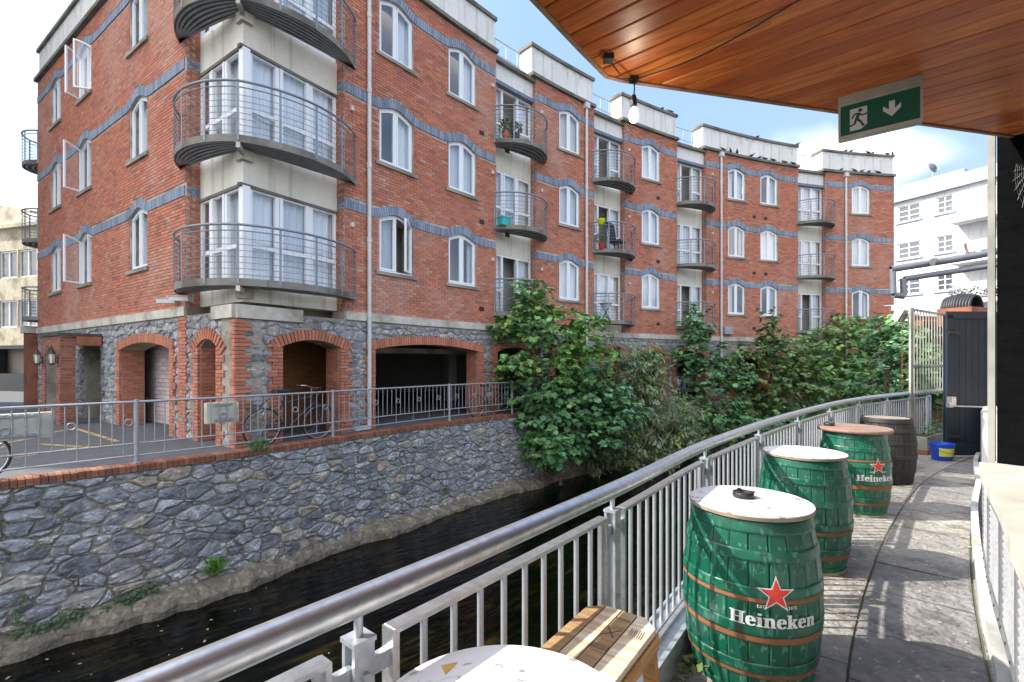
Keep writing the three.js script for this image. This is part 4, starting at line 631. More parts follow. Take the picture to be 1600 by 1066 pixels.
// ---------- emergency exit sign ----------
{
  const g = thing('exit_sign', 'green running man exit sign with down arrow in a white housing', 'sign', W(2.215, 2.935, 3.3), Math.atan2(-0.62, 0.785));
  const matH = M(0.66, 0.64, 0.58, { map: T.stain, roughness: 0.6 }), matGreen = M(0.006, 0.115, 0.072, { roughness: 0.45 }), matWhite = M(0.72, 0.73, 0.72, { roughness: 0.5 });
  const w = 0.405, h = 0.215;
  new GB().box(w, 0.045, 0.09, 0, -0.0225, -0.01).build('mounting_box', matH, g); const hs = new GB(); hs.box(w, 0.014, 0.05, 0, -0.052, 0).box(w, 0.022, 0.05, 0, -0.045 - h + 0.005, 0).box(0.012, h - 0.03, 0.05, -w / 2 + 0.006, -0.045 - h / 2, 0).box(0.012, h - 0.03, 0.05, w / 2 - 0.006, -0.045 - h / 2, 0); hs.build('housing', matH, g);
  new GB().box(w - 0.026, h - 0.03, 0.04, 0, -0.045 - h / 2, 0).build('green_panel', matGreen, g);
  const flat = (name, polys, mat, z) => { const b = new GB(); for (const P of polys) b.geo(new THREE.ShapeGeometry(new THREE.Shape(P.map(([x, y]) => new THREE.Vector2(x, y)))), new THREE.Matrix4().setPosition(0, -0.045 - h / 2, z)); b.build(name, mat, g); };
  const bx = -0.155; // doorway symbol, running figure, arrow
  flat('door_symbol', [[[bx + 0.012, 0.062], [bx + 0.098, 0.062], [bx + 0.098, -0.048], [bx + 0.068, -0.072], [bx + 0.012, -0.072]]], matWhite, 0.0215);
  const limb = (a, b, t) => { const dx = b[0] - a[0], dy = b[1] - a[1], l = Math.hypot(dx, dy), nx = -dy / l * t, ny = dx / l * t; return [[a[0] + nx, a[1] + ny], [b[0] + nx, b[1] + ny], [b[0] - nx, b[1] - ny], [a[0] - nx, a[1] - ny]]; };
  const hd = []; for (let i = 0; i < 14; i++) hd.push([bx + 0.064 + 0.011 * Math.cos(i / 14 * 6.283), 0.044 + 0.011 * Math.sin(i / 14 * 6.283)]);
  const J = (x, y) => [bx + x, y];
  flat('running_figure', [hd, limb(J(0.058, 0.03), J(0.046, -0.008), 0.0085), limb(J(0.058, 0.026), J(0.036, 0.026), 0.005), limb(J(0.037, 0.028), J(0.022, 0.004), 0.0045), limb(J(0.06, 0.024), J(0.074, 0.010), 0.0045), limb(J(0.073, 0.012), J(0.098, 0.016), 0.0045), limb(J(0.047, -0.004), J(0.068, -0.028), 0.0065), limb(J(0.066, -0.026), J(0.082, -0.056), 0.006), limb(J(0.044, -0.006), J(0.036, -0.034), 0.0065), limb(J(0.038, -0.034), J(0.004, -0.042), 0.0055)], matGreen, 0.0223);
  flat('arrow_symbol', [[[0.048, 0.052], [0.076, 0.052], [0.076, 0.004], [0.104, 0.03], [0.104, 0.002], [0.062, -0.04], [0.02, 0.002], [0.02, 0.03], [0.048, 0.004]]], matWhite, 0.0216);
}
// ---------- festoon lamp ----------
{
  const p0 = W(0.705, 2.815, 3.30), g = thing('festoon_lamp', 'lit bare bulb hanging in black holder from the canopy edge', 'lamp', p0);
  const c = new GB(); c.tube([V(0, -0.005, 0), V(0.004, -0.06, 0), V(0, -0.115, 0)], 0.004, 6, 8); c.box(0.045, 0.025, 0.045, 0, -0.012, 0); c.build('drop_cable', matBlack, g);
  new GB().geo(new THREE.LatheGeometry([[0.001, 0], [0.012, 0], [0.017, -0.02], [0.019, -0.06], [0.017, -0.075], [0.001, -0.075]].map(([x, y]) => new THREE.Vector2(x, y)), 16), new THREE.Matrix4().setPosition(0, -0.105, 0)).build('lamp_holder', matBlack, g);
  const gl = M(1, 0.93, 0.8, { roughness: 0.2 }); gl.emissive.setRGB(1, 0.86, 0.62); gl.emissiveIntensity = 3;
  new GB().geo(new THREE.LatheGeometry([[0.001, -0.085], [0.012, -0.084], [0.023, -0.072], [0.028, -0.052], [0.024, -0.028], [0.015, 0]].map(([x, y]) => new THREE.Vector2(x, y)), 18), new THREE.Matrix4().setPosition(0, -0.178, 0)).build('bulb', gl, g);
  const l = new THREE.PointLight(new THREE.Color(1, 0.86, 0.65), 0.06, 0, 2); l.position.set(0, -0.22, 0); l.castShadow = true; l.name = 'bulb_light'; g.add(l);
  const cab = thing('festoon_cable', 'thin black festoon cable looping under the timber soffit', 'cable', p0), k = new GB(), P = (X, D, y) => W(X, D, y); k.tube([P(0.705, 2.815, 3.285), P(0.62, 2.72, 3.245), P(0.52, 2.62, 3.285)], 0.004, 5, 12); k.tube([P(0.705, 2.815, 3.285), P(0.95, 2.6, 3.262), P(1.15, 2.4, 3.278), P(1.3, 2.2, 3.29)], 0.004, 5, 20); k.box(0.05, 0.03, 0.05, 0.52, 3.287, -2.62); inWorld(k, 'cable', matBlack, cab);
}

// bits of leaf and foam drifting on the water
{
  const r = rng(321), g = new GB(); for (let i = 0; i < 110; i++) { const s = 2 + r() * 12, o = 0.5 + 3.6 * r(), p = pt(bank, s, WATER + 0.006, o), k = 0.008 + 0.03 * r() * r(); g.box(k * 2, 0.004, k, p.x, p.y, p.z, r() * 6.28); }
  const m = mesh('floating_debris', g.geometry(), M(0.26, 0.25, 0.16, { roughness: 1 })); m.userData = { kind: 'stuff', label: 'small pale leaves and scraps floating on the river', category: 'debris' }; scene.add(m);
}
// crumbs and dead leaves on the paving
{
  const r = rng(123), g = new GB(); for (let i = 0; i < 260; i++) { const s = 2 + r() * 9, o = 0.25 + r() * 1.5, p = pt(rail, s, 0.006, o), k = 0.004 + 0.012 * r() * r(), a = r() * 6.28; g.box(k * 2, 0.003, k, p.x, p.y, p.z, a); }
  const m = mesh('paving_litter', g.geometry(), M(0.5, 0.45, 0.36, { roughness: 1 })); m.userData = { kind: 'stuff', label: 'scattered crumbs and dry leaf scraps on the terrace paving', category: 'litter' }; scene.add(m);
  const jm = new GB(); for (let s = 0.1; s < rail.L - 0.4; s += 0.3) jm.quad(pt(rail, s, -0.012, 0.05), pt(rail, s + 0.3, -0.012, 0.05), pt(rail, s + 0.3, -0.012, 2.95), pt(rail, s, -0.012, 2.95)); structure(mesh('paving_joints', jm.geometry(), M(0.16, 0.16, 0.10, { map: T.stain, roughness: 1 })), 'paving_joints');
}
// ---------- barrels ----------
const serif = await new FontLoader().loadAsync('fonts/droid/droid_serif_bold.typeface.json');
const BH = 0.885, R0 = 0.282, R1 = 0.336, barrelR = (y) => R0 + (R1 - R0) * (1 - ((y - BH / 2) / (BH / 2)) ** 2);
const matGreenPaint = [[0.92, 0.92, 0.90], [1, 1, 1], [0.80, 0.82, 0.80]].map((c) => M(...c, { map: T.green, bumpMap: T.bump, bumpScale: 0.003, roughness: 0.32 }));
const matDarkStave = [[0.014, 0.013, 0.0125], [0.018, 0.0165, 0.0155], [0.011, 0.0105, 0.010]].map((c) => M(...c, { map: T.wood, bumpMap: T.bump, bumpScale: 0.003, roughness: 0.6 }));
const matRust = M(0.26, 0.115, 0.05, { map: T.stain, bumpMap: T.bump, bumpScale: 0.003, roughness: 0.9 });
const matTopWhite = M(0.84, 0.835, 0.83, { map: T.top, roughness: 0.5 }), matTopEdge = M(0.42, 0.36, 0.29, { map: T.wood, roughness: 0.8 });
const NST = 22, staveGeos = [0, 1, 2].map((v) => {
  const g = new GB(), half = Math.PI / NST - 0.004, N = 12, P = (a, y, dr) => { const r = barrelR(y) + dr; return V(Math.sin(a) * r, y, Math.cos(a) * r); };
  for (let k = 0; k < N; k++) { const y0 = BH * k / N, y1 = BH * (k + 1) / N, dv = [0, 0.0015, -0.001][v], A = [-half, -half * 0.86, half * 0.86, half], dr = [-0.004, dv, dv, -0.004]; for (let i = 0; i < 3; i++) g.quad(P(A[i], y0, dr[i]), P(A[i + 1], y0, dr[i + 1]), P(A[i + 1], y1, dr[i + 1]), P(A[i], y1, dr[i])); g.quad(P(-half, y0, -0.02), P(-half, y0, -0.004), P(-half, y1, -0.004), P(-half, y1, -0.02)); g.quad(P(half, y0, -0.004), P(half, y0, -0.02), P(half, y1, -0.02), P(half, y1, -0.004)); }
  return g.geometry();
});
function hoop(y, w, t = 0.0045) { const pts = [], n = 5; for (let i = 0; i <= n; i++) { const yy = y - w / 2 + w * i / n; pts.push(new THREE.Vector2(barrelR(yy) + t, yy)); } pts.unshift(new THREE.Vector2(barrelR(y - w / 2) - 0.002, y - w / 2)); pts.push(new THREE.Vector2(barrelR(y + w / 2) - 0.002, y + w / 2)); return new GB().geo(new THREE.LatheGeometry(pts, 72)).geometry(); }
function wrapped(shapes, cx, cy, k, off, curve = 6) {                 // flat print laid on the barrel's surface
  const g = new THREE.ShapeGeometry(shapes, curve).toNonIndexed(), P = g.attributes.position.array, out = new GB();
  const put = (a, b, c, n) => { const l = Math.max(Math.hypot(a[0] - b[0], a[1] - b[1]), Math.hypot(b[0] - c[0], b[1] - c[1]), Math.hypot(c[0] - a[0], c[1] - a[1])); if (l > 0.022 && n < 6) { const m = (p, q) => [(p[0] + q[0]) / 2, (p[1] + q[1]) / 2], x = m(a, b), y = m(b, c), z = m(c, a); put(a, x, z, n + 1); put(x, b, y, n + 1); put(z, y, c, n + 1); put(x, y, z, n + 1); } else { const q = (p) => { const r = barrelR(p[1]) + off, an = p[0] / R1; return V(Math.sin(an) * r, p[1], Math.cos(an) * r); }; out.tri(q(a), q(b), q(c)); } };
  for (let i = 0; i < P.length; i += 9) put([cx + P[i] * k, cy + P[i + 1] * k], [cx + P[i + 3] * k, cy + P[i + 4] * k], [cx + P[i + 6] * k, cy + P[i + 7] * k], 0);
  return out.geometry();
}
const starShape = (R) => { const s = new THREE.Shape(); for (let i = 0; i < 10; i++) { const a = Math.PI / 2 + i * Math.PI / 5, r = i % 2 ? R * 0.40 : R; i ? s.lineTo(Math.cos(a) * r, Math.sin(a) * r) : s.moveTo(Math.cos(a) * r, Math.sin(a) * r); } s.closePath(); return s; };
const matLetter = M(0.84, 0.85, 0.82, { map: T.grain, roughness: 0.5 }), matStar = M(0.62, 0.035, 0.018, { roughness: 0.5 });
function textShapes(str, size) { return serif.generateShapes(str, size); }
function textWidth(shapes) { let a = 1e9, b = -1e9; for (const s of shapes) for (const p of s.getPoints(4)) { a = Math.min(a, p.x); b = Math.max(b, p.x); } return [a, b]; }
function barrel(label, pos, turn, o) {
  const g = thing('barrel', label, 'barrel', pos, turn, undefined), r = rng(o.seed), mats = o.dark ? matDarkStave : matGreenPaint;
  for (let i = 0; i < NST; i++) { const m = mesh('stave', staveGeos[Math.floor(r() * 3)], mats[Math.floor(r() * 3)], g); m.rotation.y = i * 2 * Math.PI / NST + 0.07; }
  for (const [y, w] of [[0.03, 0.06], [0.185, 0.05], [0.375, 0.055], [0.555, 0.05], [0.72, 0.05], [0.85, 0.06]]) mesh('hoop', hoop(y, w), mats[Math.floor(r() * 3)], g);
  for (const [y, w] of o.rust || []) mesh('rusty_hoop', hoop(y, w, 0.0032), matRust, g);
  if (o.logo) {
    const ts = textShapes('Heineken', 0.074), [a, b] = textWidth(ts), k = 0.40 / (b - a);
    const heavy = new GB(); [[-0.0022, 0], [0.0022, 0.0003], [0, 0.0006]].forEach(([dx, dr]) => heavy.geo(wrapped(ts, -0.20 - a * k + dx, 0.40, k, 0.0072 + dr))); heavy.build('lettering', matLetter, g);
    const y = 0.40 + 0.155; mesh('star_outline', wrapped([starShape(0.090)], 0.0, y, 1, 0.0068), matLetter, g); mesh('star', wrapped([starShape(0.074)], 0.0, y, 1, 0.0084), matStar, g);
    const e = textShapes('EST.', 0.014), f = textShapes('1873', 0.014); mesh('small_lettering', wrapped(e, -0.085, 0.49, 1, 0.0075, 2), matLetter, g); mesh('small_lettering', wrapped(f, 0.052, 0.49, 1, 0.0075, 2), matLetter, g);
  }
  if (o.top === 'white') { const t = new GB().geo(new THREE.CylinderGeometry(0.302, 0.302, 0.006, 56), new THREE.Matrix4().setPosition(0, BH + 0.021, 0)); t.build('tabletop', matTopWhite, g); new GB().cyl(0.304, 0.302, 0.018, 0, BH + 0.009, 0, 56).build('tabletop_edge', matTopEdge, g); }
  if (o.top === 'wood') new GB().geo(new THREE.LatheGeometry([[0, 0], [0.34, 0], [0.352, 0.012], [0.352, 0.03], [0.342, 0.042], [0, 0.042]].map(([x, y]) => new THREE.Vector2(x, y)), 56), new THREE.Matrix4().setPosition(0, BH, 0)).build('tabletop', M(0.36, 0.24, 0.20, { map: T.wood, roughness: 0.6 }), g);
  if (o.top === 'head') { new GB().cyl(0.262, 0.262, 0.02, 0, BH - 0.015, 0, 48).build('barrel_head', M(0.34, 0.32, 0.29, { map: T.wood, roughness: 0.7 }), g); }
  else if (!o.dark) new GB().cyl(R0 + 0.012, R0 + 0.012, 0.025, 0, 0.0125, 0, 48).build('base_ring', matRubbleBed, g);
  return g;
}
const face = (x, d) => Math.atan2(-x, d);
barrel('green barrel with white star lettering and an ashtray on its white top', W(1.28, 2.62), face(1.28, 2.62) + 0.34, { seed: 1, logo: true, top: 'white', rust: [[0.150, 0.03], [0.335, 0.036], [0.522, 0.028]] });
barrel('plain green barrel table with bare white top and rusty lower hoops', W(2.42, 4.03), face(2.42, 4.03) - 1.2, { seed: 2, top: 'white', rust: [[0.15, 0.045], [0.345, 0.045]] });
barrel('green barrel with red star under a wide brown wooden top', W(3.82, 5.43), face(3.82, 5.43) + 0.66, { seed: 3, logo: true, top: 'wood', rust: [[0.15, 0.045], [0.325, 0.045], [0.60, 0.02]] });
barrel('unpainted black barrel beside the brown topped barrel', W(5.22, 6.78), 0.3, { seed: 4, dark: true, top: 'head' });
function ashtray(label, p) { const g = thing('ashtray', label, 'ashtray', p); new GB().geo(new THREE.LatheGeometry([[0, 0], [0.052, 0], [0.056, 0.01], [0.053, 0.03], [0.044, 0.032], [0.037, 0.012], [0, 0.009]].map(([x, y]) => new THREE.Vector2(x, y)), 28)).build('bowl', M(0.02, 0.022, 0.022, { roughness: 0.35 }), g); const n = new GB(); for (let i = 0; i < 3; i++) n.box(0.016, 0.007, 0.014, 0.049 * Math.cos(i * 2.1 + 0.5), 0.034, 0.049 * Math.sin(i * 2.1 + 0.5), -i * 2.1); n.build('rests', matBlack, g); }
ashtray('black round ashtray on the white topped star barrel', W(1.27, 2.67, BH + 0.0245)); ashtray('black ashtray on the brown wooden barrel top', W(3.62, 5.55, BH + 0.0425));

// ---------- tall white table and slatted wooden stool ----------
{
  const g = thing('round_table', 'tall round table with glossy white top beside the railing', 'table', W(-0.02, 1.0)); const t = new GB(); t.geo(new THREE.LatheGeometry([[0, 0.875], [0.29, 0.875], [0.296, 0.882], [0.296, 0.894], [0.29, 0.9], [0, 0.9]].map(([x, y]) => new THREE.Vector2(x, y)), 72)); t.build('tabletop', M(0.86, 0.86, 0.87, { map: T.top, roughness: 0.35 }), g);
  new GB().cyl(0.035, 0.035, 0.86, 0, 0.445, 0, 16).build('pedestal', matBlack, g); new GB().cyl(0.2, 0.22, 0.02, 0, 0.01, 0, 32).build('base_plate', matBlack, g);
  const st = new GB(); st.tri(V(-0.155, 0.9012, -0.20), V(-0.115, 0.9012, -0.215), V(-0.14, 0.9012, -0.165)); st.build('gold_sticker', M(0.60, 0.36, 0.07, { roughness: 0.5 }), g);
  const s = thing('bar_stool', 'tall wooden stool with printed crate board seat next to the white table', 'stool', W(0.29, 1.57), -0.62), sc = [[0.50, 0.35, 0.18], [0.85, 0.76, 0.6], [0.46, 0.33, 0.18], [0.86, 0.78, 0.62]].map((c) => M(...c, { map: T.wood, roughness: 0.7 }));
  [[-0.105, 0.055], [-0.045, 0.055], [0.015, 0.055], [0.085, 0.075]].forEach(([x, w], i) => { const b = new GB(), sh = new THREE.Shape(), c = i === 0 ? [0.05, 0] : i === 3 ? [0, 0.05] : [0, 0]; sh.moveTo(-w / 2, -0.19); sh.lineTo(w / 2, -0.19); sh.lineTo(w / 2, 0.20 - c[1]); if (c[1]) sh.lineTo(w / 2 - c[1], 0.20); if (c[0]) { sh.lineTo(-w / 2 + c[0], 0.2); sh.lineTo(-w / 2, 0.2 - c[0]); } else sh.lineTo(-w / 2, 0.2); b.geo(new THREE.ExtrudeGeometry(sh, { depth: 0.022, bevelEnabled: false }), new THREE.Matrix4().makeRotationX(-Math.PI / 2).setPosition(x, 0.738, 0)); b.build('seat_board', sc[i], s); });
  const pr = new GB(), mk = (a, b, w) => pr.bar(a, b, w, 0.0006), y = 0.7604; mk(V(-0.015, y, -0.08), V(0.03, y, -0.02), 0.004); mk(V(0.035, y, -0.075), V(-0.012, y, -0.015), 0.004); for (let i = 0; i < 6; i++) mk(V(-0.012 + i * 0.009, y, -0.15), V(-0.010 + i * 0.009, y, -0.137), 0.004); for (let i = 0; i < 9; i++) mk(V(-0.015 + i * 0.007, y, 0.035), V(-0.016 + i * 0.007, y, 0.062), 0.003); for (let i = 0; i < 7; i++) mk(V(0.06 + i * 0.007, y, -0.11 + (i % 2) * 0.006), V(0.064 + i * 0.007, y, -0.06), 0.0025); pr.build('printed_marks', M(0.05, 0.04, 0.03), s);
  for (const [x, z] of [[-1, -1], [1, -1], [-1, 1], [1, 1]]) new GB().bar(V(x * 0.1, 0.735, z * 0.14), V(x * 0.15, 0, z * 0.19), 0.045, 0.03).build('leg', M(0.52, 0.30, 0.10, { map: T.wood, roughness: 0.6 }), s);
  for (const x of [-1, 1]) new GB().bar(V(x * 0.125, 0.3, -0.165), V(x * 0.125, 0.3, 0.165), 0.03, 0.04).build('stretcher', M(0.52, 0.30, 0.10, { map: T.wood, roughness: 0.6 }), s);
  new GB().box(0.26, 0.05, 0.34, 0, 0.712, 0).build('seat_frame', M(0.56, 0.34, 0.12, { map: T.wood, roughness: 0.6 }), s);
}
// ---------- gate, bar fence, bucket, planters at the end of the terrace ----------
{
  const gd = 8.35, x0 = (1479 - 800) / PX * gd, g = thing('gate', 'tall dark navy boarded gate with push bar at the terrace end', 'gate', W(x0, gd), 0.06), navy = M(0.012, 0.022, 0.040, { map: T.grain, roughness: 0.55 });
  for (let i = 0; i < 9; i++) new GB().box(0.112, 2.4, 0.035, 0.06 + i * 0.118, 1.26, -0.02).build('board', navy, g);
  new GB().box(1.08, 0.12, 0.03, 0.53, 2.46, 0.006).box(0.1, 2.42, 0.03, 0.05, 1.25, 0.006).box(1.08, 0.2, 0.03, 0.53, 0.15, 0.007).build('gate_frame', navy, g);
  new GB().box(1.07, 2.4, 0.02, 0.53, 1.26, -0.05).build('backing', navy, g);
  const pb = new GB(); pb.rod(V(0.05, 0.9, 0.08), V(1.0, 0.87, 0.08), 0.016, 10).box(0.08, 0.16, 0.09, 0.03, 0.98, 0.06).box(0.07, 0.08, 0.06, -0.01, 0.92, 0.07); pb.build('push_bar', matGalvLight, g);
  for (const y of [2.15, 0.37]) { const b = new GB(); b.box(0.22, 0.06, 0.02, 0.12, y, 0.03).rod(V(0.0, y + 0.01, 0.045), V(0.14, y - 0.01, 0.045), 0.012, 8); b.build('bolt', matBlack, g); }
  const sA = colS(rail, 1424, 0.05, 0.5, rail.L), sB = Math.min(rail.L - 0.05, sA + 2.1), f = thing('bar_fence', 'tall white barred fence with rust stains rising above the handrail', 'fence', pt(rail, sA, 0, 0.05)), wm = M(0.45, 0.45, 0.41, { map: T.stain, roughness: 0.7 }), P = (s, y) => pt(rail, s, y, 0.05);
  inWorld(new GB().bar(P(sA, 0), P(sA, 2.66), 0.05, 0.05), 'post', wm, f); inWorld(new GB().bar(P(sB, 0), P(sB, 2.66), 0.05, 0.05), 'post', wm, f); for (const y of [2.63, 1.58]) inWorld(new GB().bar(P(sA, y), P(sB, y), 0.035, 0.035), 'fence_rail', wm, f);
  for (let i = 1; i < 13; i++) inWorld(new GB().rod(P(lerp(sA, sB, i / 13), 1.02), P(lerp(sA, sB, i / 13), 2.62), 0.011, 6), 'bar', wm, f);
  const ch = new GB(), cp = pt(rail, sA - 0.28, 0, 0.0); for (let y = 1.15; y < 2.5; y += 0.05) ch.geo(new THREE.TorusGeometry(0.018, 0.006, 5, 10), new THREE.Matrix4().makeRotationY((y * 20 | 0) % 2 ? 0 : 1.57).setPosition(cp.x, y, cp.z)); const chn = thing('hanging_chain', 'rusty chain hanging beside the white barred fence', 'chain', cp); inWorld(ch, 'chain_links', matRust, chn);
  const bk = thing('bucket', 'blue plastic bucket with yellow label at the foot of the gate', 'bucket', W((1472 - 800) / PX * 8.2, 8.2)), bm = M(0.01, 0.07, 0.52, { roughness: 0.35 });
  const bp = [[0, 0], [0.135, 0], [0.168, 0.27], [0.178, 0.272], [0.178, 0.285], [0.162, 0.285], [0.13, 0.012], [0, 0.012]]; const bg = new GB().geo(new THREE.LatheGeometry(bp.map(([x, y]) => new THREE.Vector2(x, y)), 28)); bg.build('body', bm, bk);
  const lb = new GB(); for (let i = 0; i < 10; i++) { const a = -0.95 + i * 0.15, b = a + 0.15, q = (t, y) => { const r = 0.1375 + 0.033 * y / 0.27; return V(Math.sin(t) * r, y, Math.cos(t) * r); }; lb.quad(q(a, 0.08), q(b, 0.08), q(b, 0.215), q(a, 0.215)); } lb.build('label', M(0.60, 0.62, 0.08, { roughness: 0.5 }), bk);
  const hd = []; for (let i = 0; i <= 14; i++) { const t = -1.5 + 3 * i / 14; hd.push(V(Math.sin(t) * 0.182, 0.26 - 0.12 * Math.cos(t), Math.cos(t) * 0.182)); } new GB().tube(hd, 0.004, 5, 28).build('handle', matBlack, bk);
  const pm = M(0.46, 0.45, 0.41, { map: T.stain, roughness: 0.9 }); 
  [[1448, 'pale trough planter with green leaves by the barred fence', 0], [1470, 'pale trough planter with red flowers beside the gate', 1]].forEach(([px, lab, red]) => { const s = colS(rail, px, 0.24, 0.5, rail.L), p = pt(rail, s, 0.0, 0.24), pl = thing('planter', lab, 'planter', p, rail.at(s).a); const b = new GB(); b.box(0.75, 0.24, 0.02, 0, 0.2, 0.1).box(0.75, 0.24, 0.02, 0, 0.2, -0.1).box(0.02, 0.24, 0.18, 0.365, 0.2, 0).box(0.02, 0.24, 0.18, -0.365, 0.2, 0).box(0.72, 0.02, 0.18, 0, 0.1, 0); b.build('trough', pm, pl); new GB().box(0.72, 0.02, 0.18, 0, 0.28, 0).build('soil', M(0.06, 0.045, 0.03), pl); new GB().box(0.8, 0.08, 0.2, 0, 0.04, 0.02).build('timber_base', M(0.35, 0.18, 0.09, { map: T.wood }), pl); pl.userData.red = undefined; delete pl.userData.red; plantIn(p.clone().setY(0.29), red, rail.at(s).a); });
  function plantIn(p, red, a) { const pl = thing(red ? 'flower_plant' : 'leafy_plant', red ? 'red flowering plant growing in the trough by the gate' : 'small green plant in the trough by the barred fence', 'plant', p, a), r = rng(red + 60), lf = new GB(), fl = new GB(), stm = new GB(); for (let i = 0; i < 90; i++) { const x = (r() - 0.5) * 0.6, y = r() * (red ? 0.26 : 0.2), z = (r() - 0.5) * 0.2; leafQuad(lf, V(x, y, z), 0.045, r); } for (let i = 0; i < 7; i++) { const x = (r() - 0.5) * 0.6, h = 0.25 + 0.35 * r(); stm.rod(V(x, 0, 0), V(x + 0.03, h, 0.02), 0.004, 4); if (red) for (let k = 0; k < 7; k++) leafQuad(fl, V(x + 0.03 + (r() - 0.5) * 0.06, h + (r() - 0.5) * 0.06, 0.02 + (r() - 0.5) * 0.06), 0.035, r); } lf.build('leaves', M(0.10, 0.22, 0.05, { roughness: 0.8 }), pl); stm.build('stems', M(0.12, 0.2, 0.06), pl); if (red) fl.build('flowers', M(0.5, 0.02, 0.02, { roughness: 0.7 }), pl); }
}
function leafQuad(g, p, s, r) { const a = r() * 6.28, t = (r() - 0.5) * 1.6, m = new THREE.Matrix4().makeRotationFromEuler(new THREE.Euler(t - 1.2, a, r() - 0.5, 'YXZ')).setPosition(p), v = (x, y, z) => V(x * s, y * s, z * s).applyMatrix4(m); const A = v(0, 0, 0), B = v(0.4, 0.5, 0.08), C = v(0, 1.1, 0), D = v(-0.4, 0.5, 0.08); g.tri(A, B, C); g.tri(A, C, D); }

// ---------- pipes, floodlight, brick yard wall beyond the gate ----------
{
  const at = (px, py, D) => W((px - 800) / PX * D, D, EYE - (py - HZ) * D / PX), D = 10.8, pm = M(0.22, 0.235, 0.25, { map: T.metal, roughness: 0.45, metalness: 0.4 });
  const p1 = thing('service_pipe', 'upper grey service pipe bending down above the barred fence', 'pipe', at(1400, 430, D)), a = new GB(); a.tube([at(1600, 378, D - 0.6), at(1560, 392, D - 0.4), at(1392, 421, D)], 0.075, 10, 10); a.rod(at(1395, 421, D), at(1396, 459, D), 0.065, 10).rod(at(1396, 461, D), at(1412, 463, D), 0.065, 10); for (const px of [1540, 1460]) a.rod(at(px - 3, 395 + (1543 - px) * 0.175, D - 0.3), at(px + 3, 395 + (1537 - px) * 0.175, D - 0.3), 0.085, 10); inWorld(a, 'pipe', pm, p1);
  const p2 = thing('service_pipe', 'lower grey service pipe with elbow beneath the other pipe', 'pipe', at(1415, 440, D)), b = new GB(); b.tube([at(1600, 405, D - 0.6), at(1560, 413, D - 0.4), at(1413, 436, D)], 0.06, 10, 10); b.rod(at(1411, 435, D), at(1413, 462, D), 0.06, 10); inWorld(b, 'pipe', pm, p2);
  const fp = at(1406, 492, 10.2), f = thing('floodlight', 'white floodlight mounted beside the top of the barred fence', 'floodlight', fp, 0.5), fb = new GB(); fb.box(0.22, 0.26, 0.14, 0, 0, 0, 0, 0.5).box(0.03, 0.12, 0.2, 0.0, 0.16, -0.05); fb.build('housing', M(0.40, 0.40, 0.38, { roughness: 0.5 }), f); new GB().box(0.18, 0.16, 0.01, 0, -0.05, 0.085, 0, 0.5).build('lens', M(0.12, 0.14, 0.14, { roughness: 0.1 }), f); new GB().rod(V(0, 0.2, -0.1), V(0.3, 0.24, -0.4), 0.02, 6).build('arm', matGalv, f);
  const yw = thing('yard_wall', 'dark red brick yard wall behind the barred fence and gate', 'wall', W(11.2, 13)), wp = polyPath([[10.9, 12.9], [12.2, 13.4], [15, 14.4]]), br = new Bricks(), r = rng(14); inWorld(wall(new GB(), wp, 0, wp.L, 0, 2.75, [], -0.01, -0.3), 'wall_core', matRust, yw); brickFace(br, wp, 0, wp.L, 0, 2.7, () => true, r, 0, (q) => { const v = 0.7 + 0.5 * q(); return lin(0.10 * v, 0.036 * v, 0.027 * v); }); br.build('wall_bricks', matBrick, yw); const tl = new GB(); for (let s = 0; s < wp.L; s += 0.23) tl.geo(new THREE.CylinderGeometry(0.12, 0.12, 0.4, 10, 1, false, 0, Math.PI), new THREE.Matrix4().makeRotationFromEuler(new THREE.Euler(Math.PI / 2, wp.at(s).a, 0, 'YXZ')).setPosition(pt(wp, s, 2.76, -0.15))); inWorld(tl, 'ridge_tiles', M(0.48, 0.19, 0.10, { map: T.stain }), yw);
  const ac = at(1505, 470, 12.2), h = thing('roof_cowl', 'dark ribbed rounded cowl above the top of the gate', 'cowl', ac, 0.4), cg = new GB(); for (let i = 0; i < 11; i++) cg.geo(new THREE.TorusGeometry(0.36 - 0.012 * Math.abs(i - 5), 0.035, 6, 14, Math.PI), new THREE.Matrix4().setPosition(0, -0.2, -0.3 + i * 0.055)); cg.geo(new THREE.CylinderGeometry(0.35, 0.35, 0.62, 20, 1, false, -Math.PI / 2, Math.PI), new THREE.Matrix4().makeRotationX(Math.PI / 2).setPosition(0, -0.2, 0)); cg.build('ribs', matBlack, h); new GB().box(0.8, 0.45, 0.7, 0, -0.42, 0).build('cowl_base', matCoping[1], h);
}
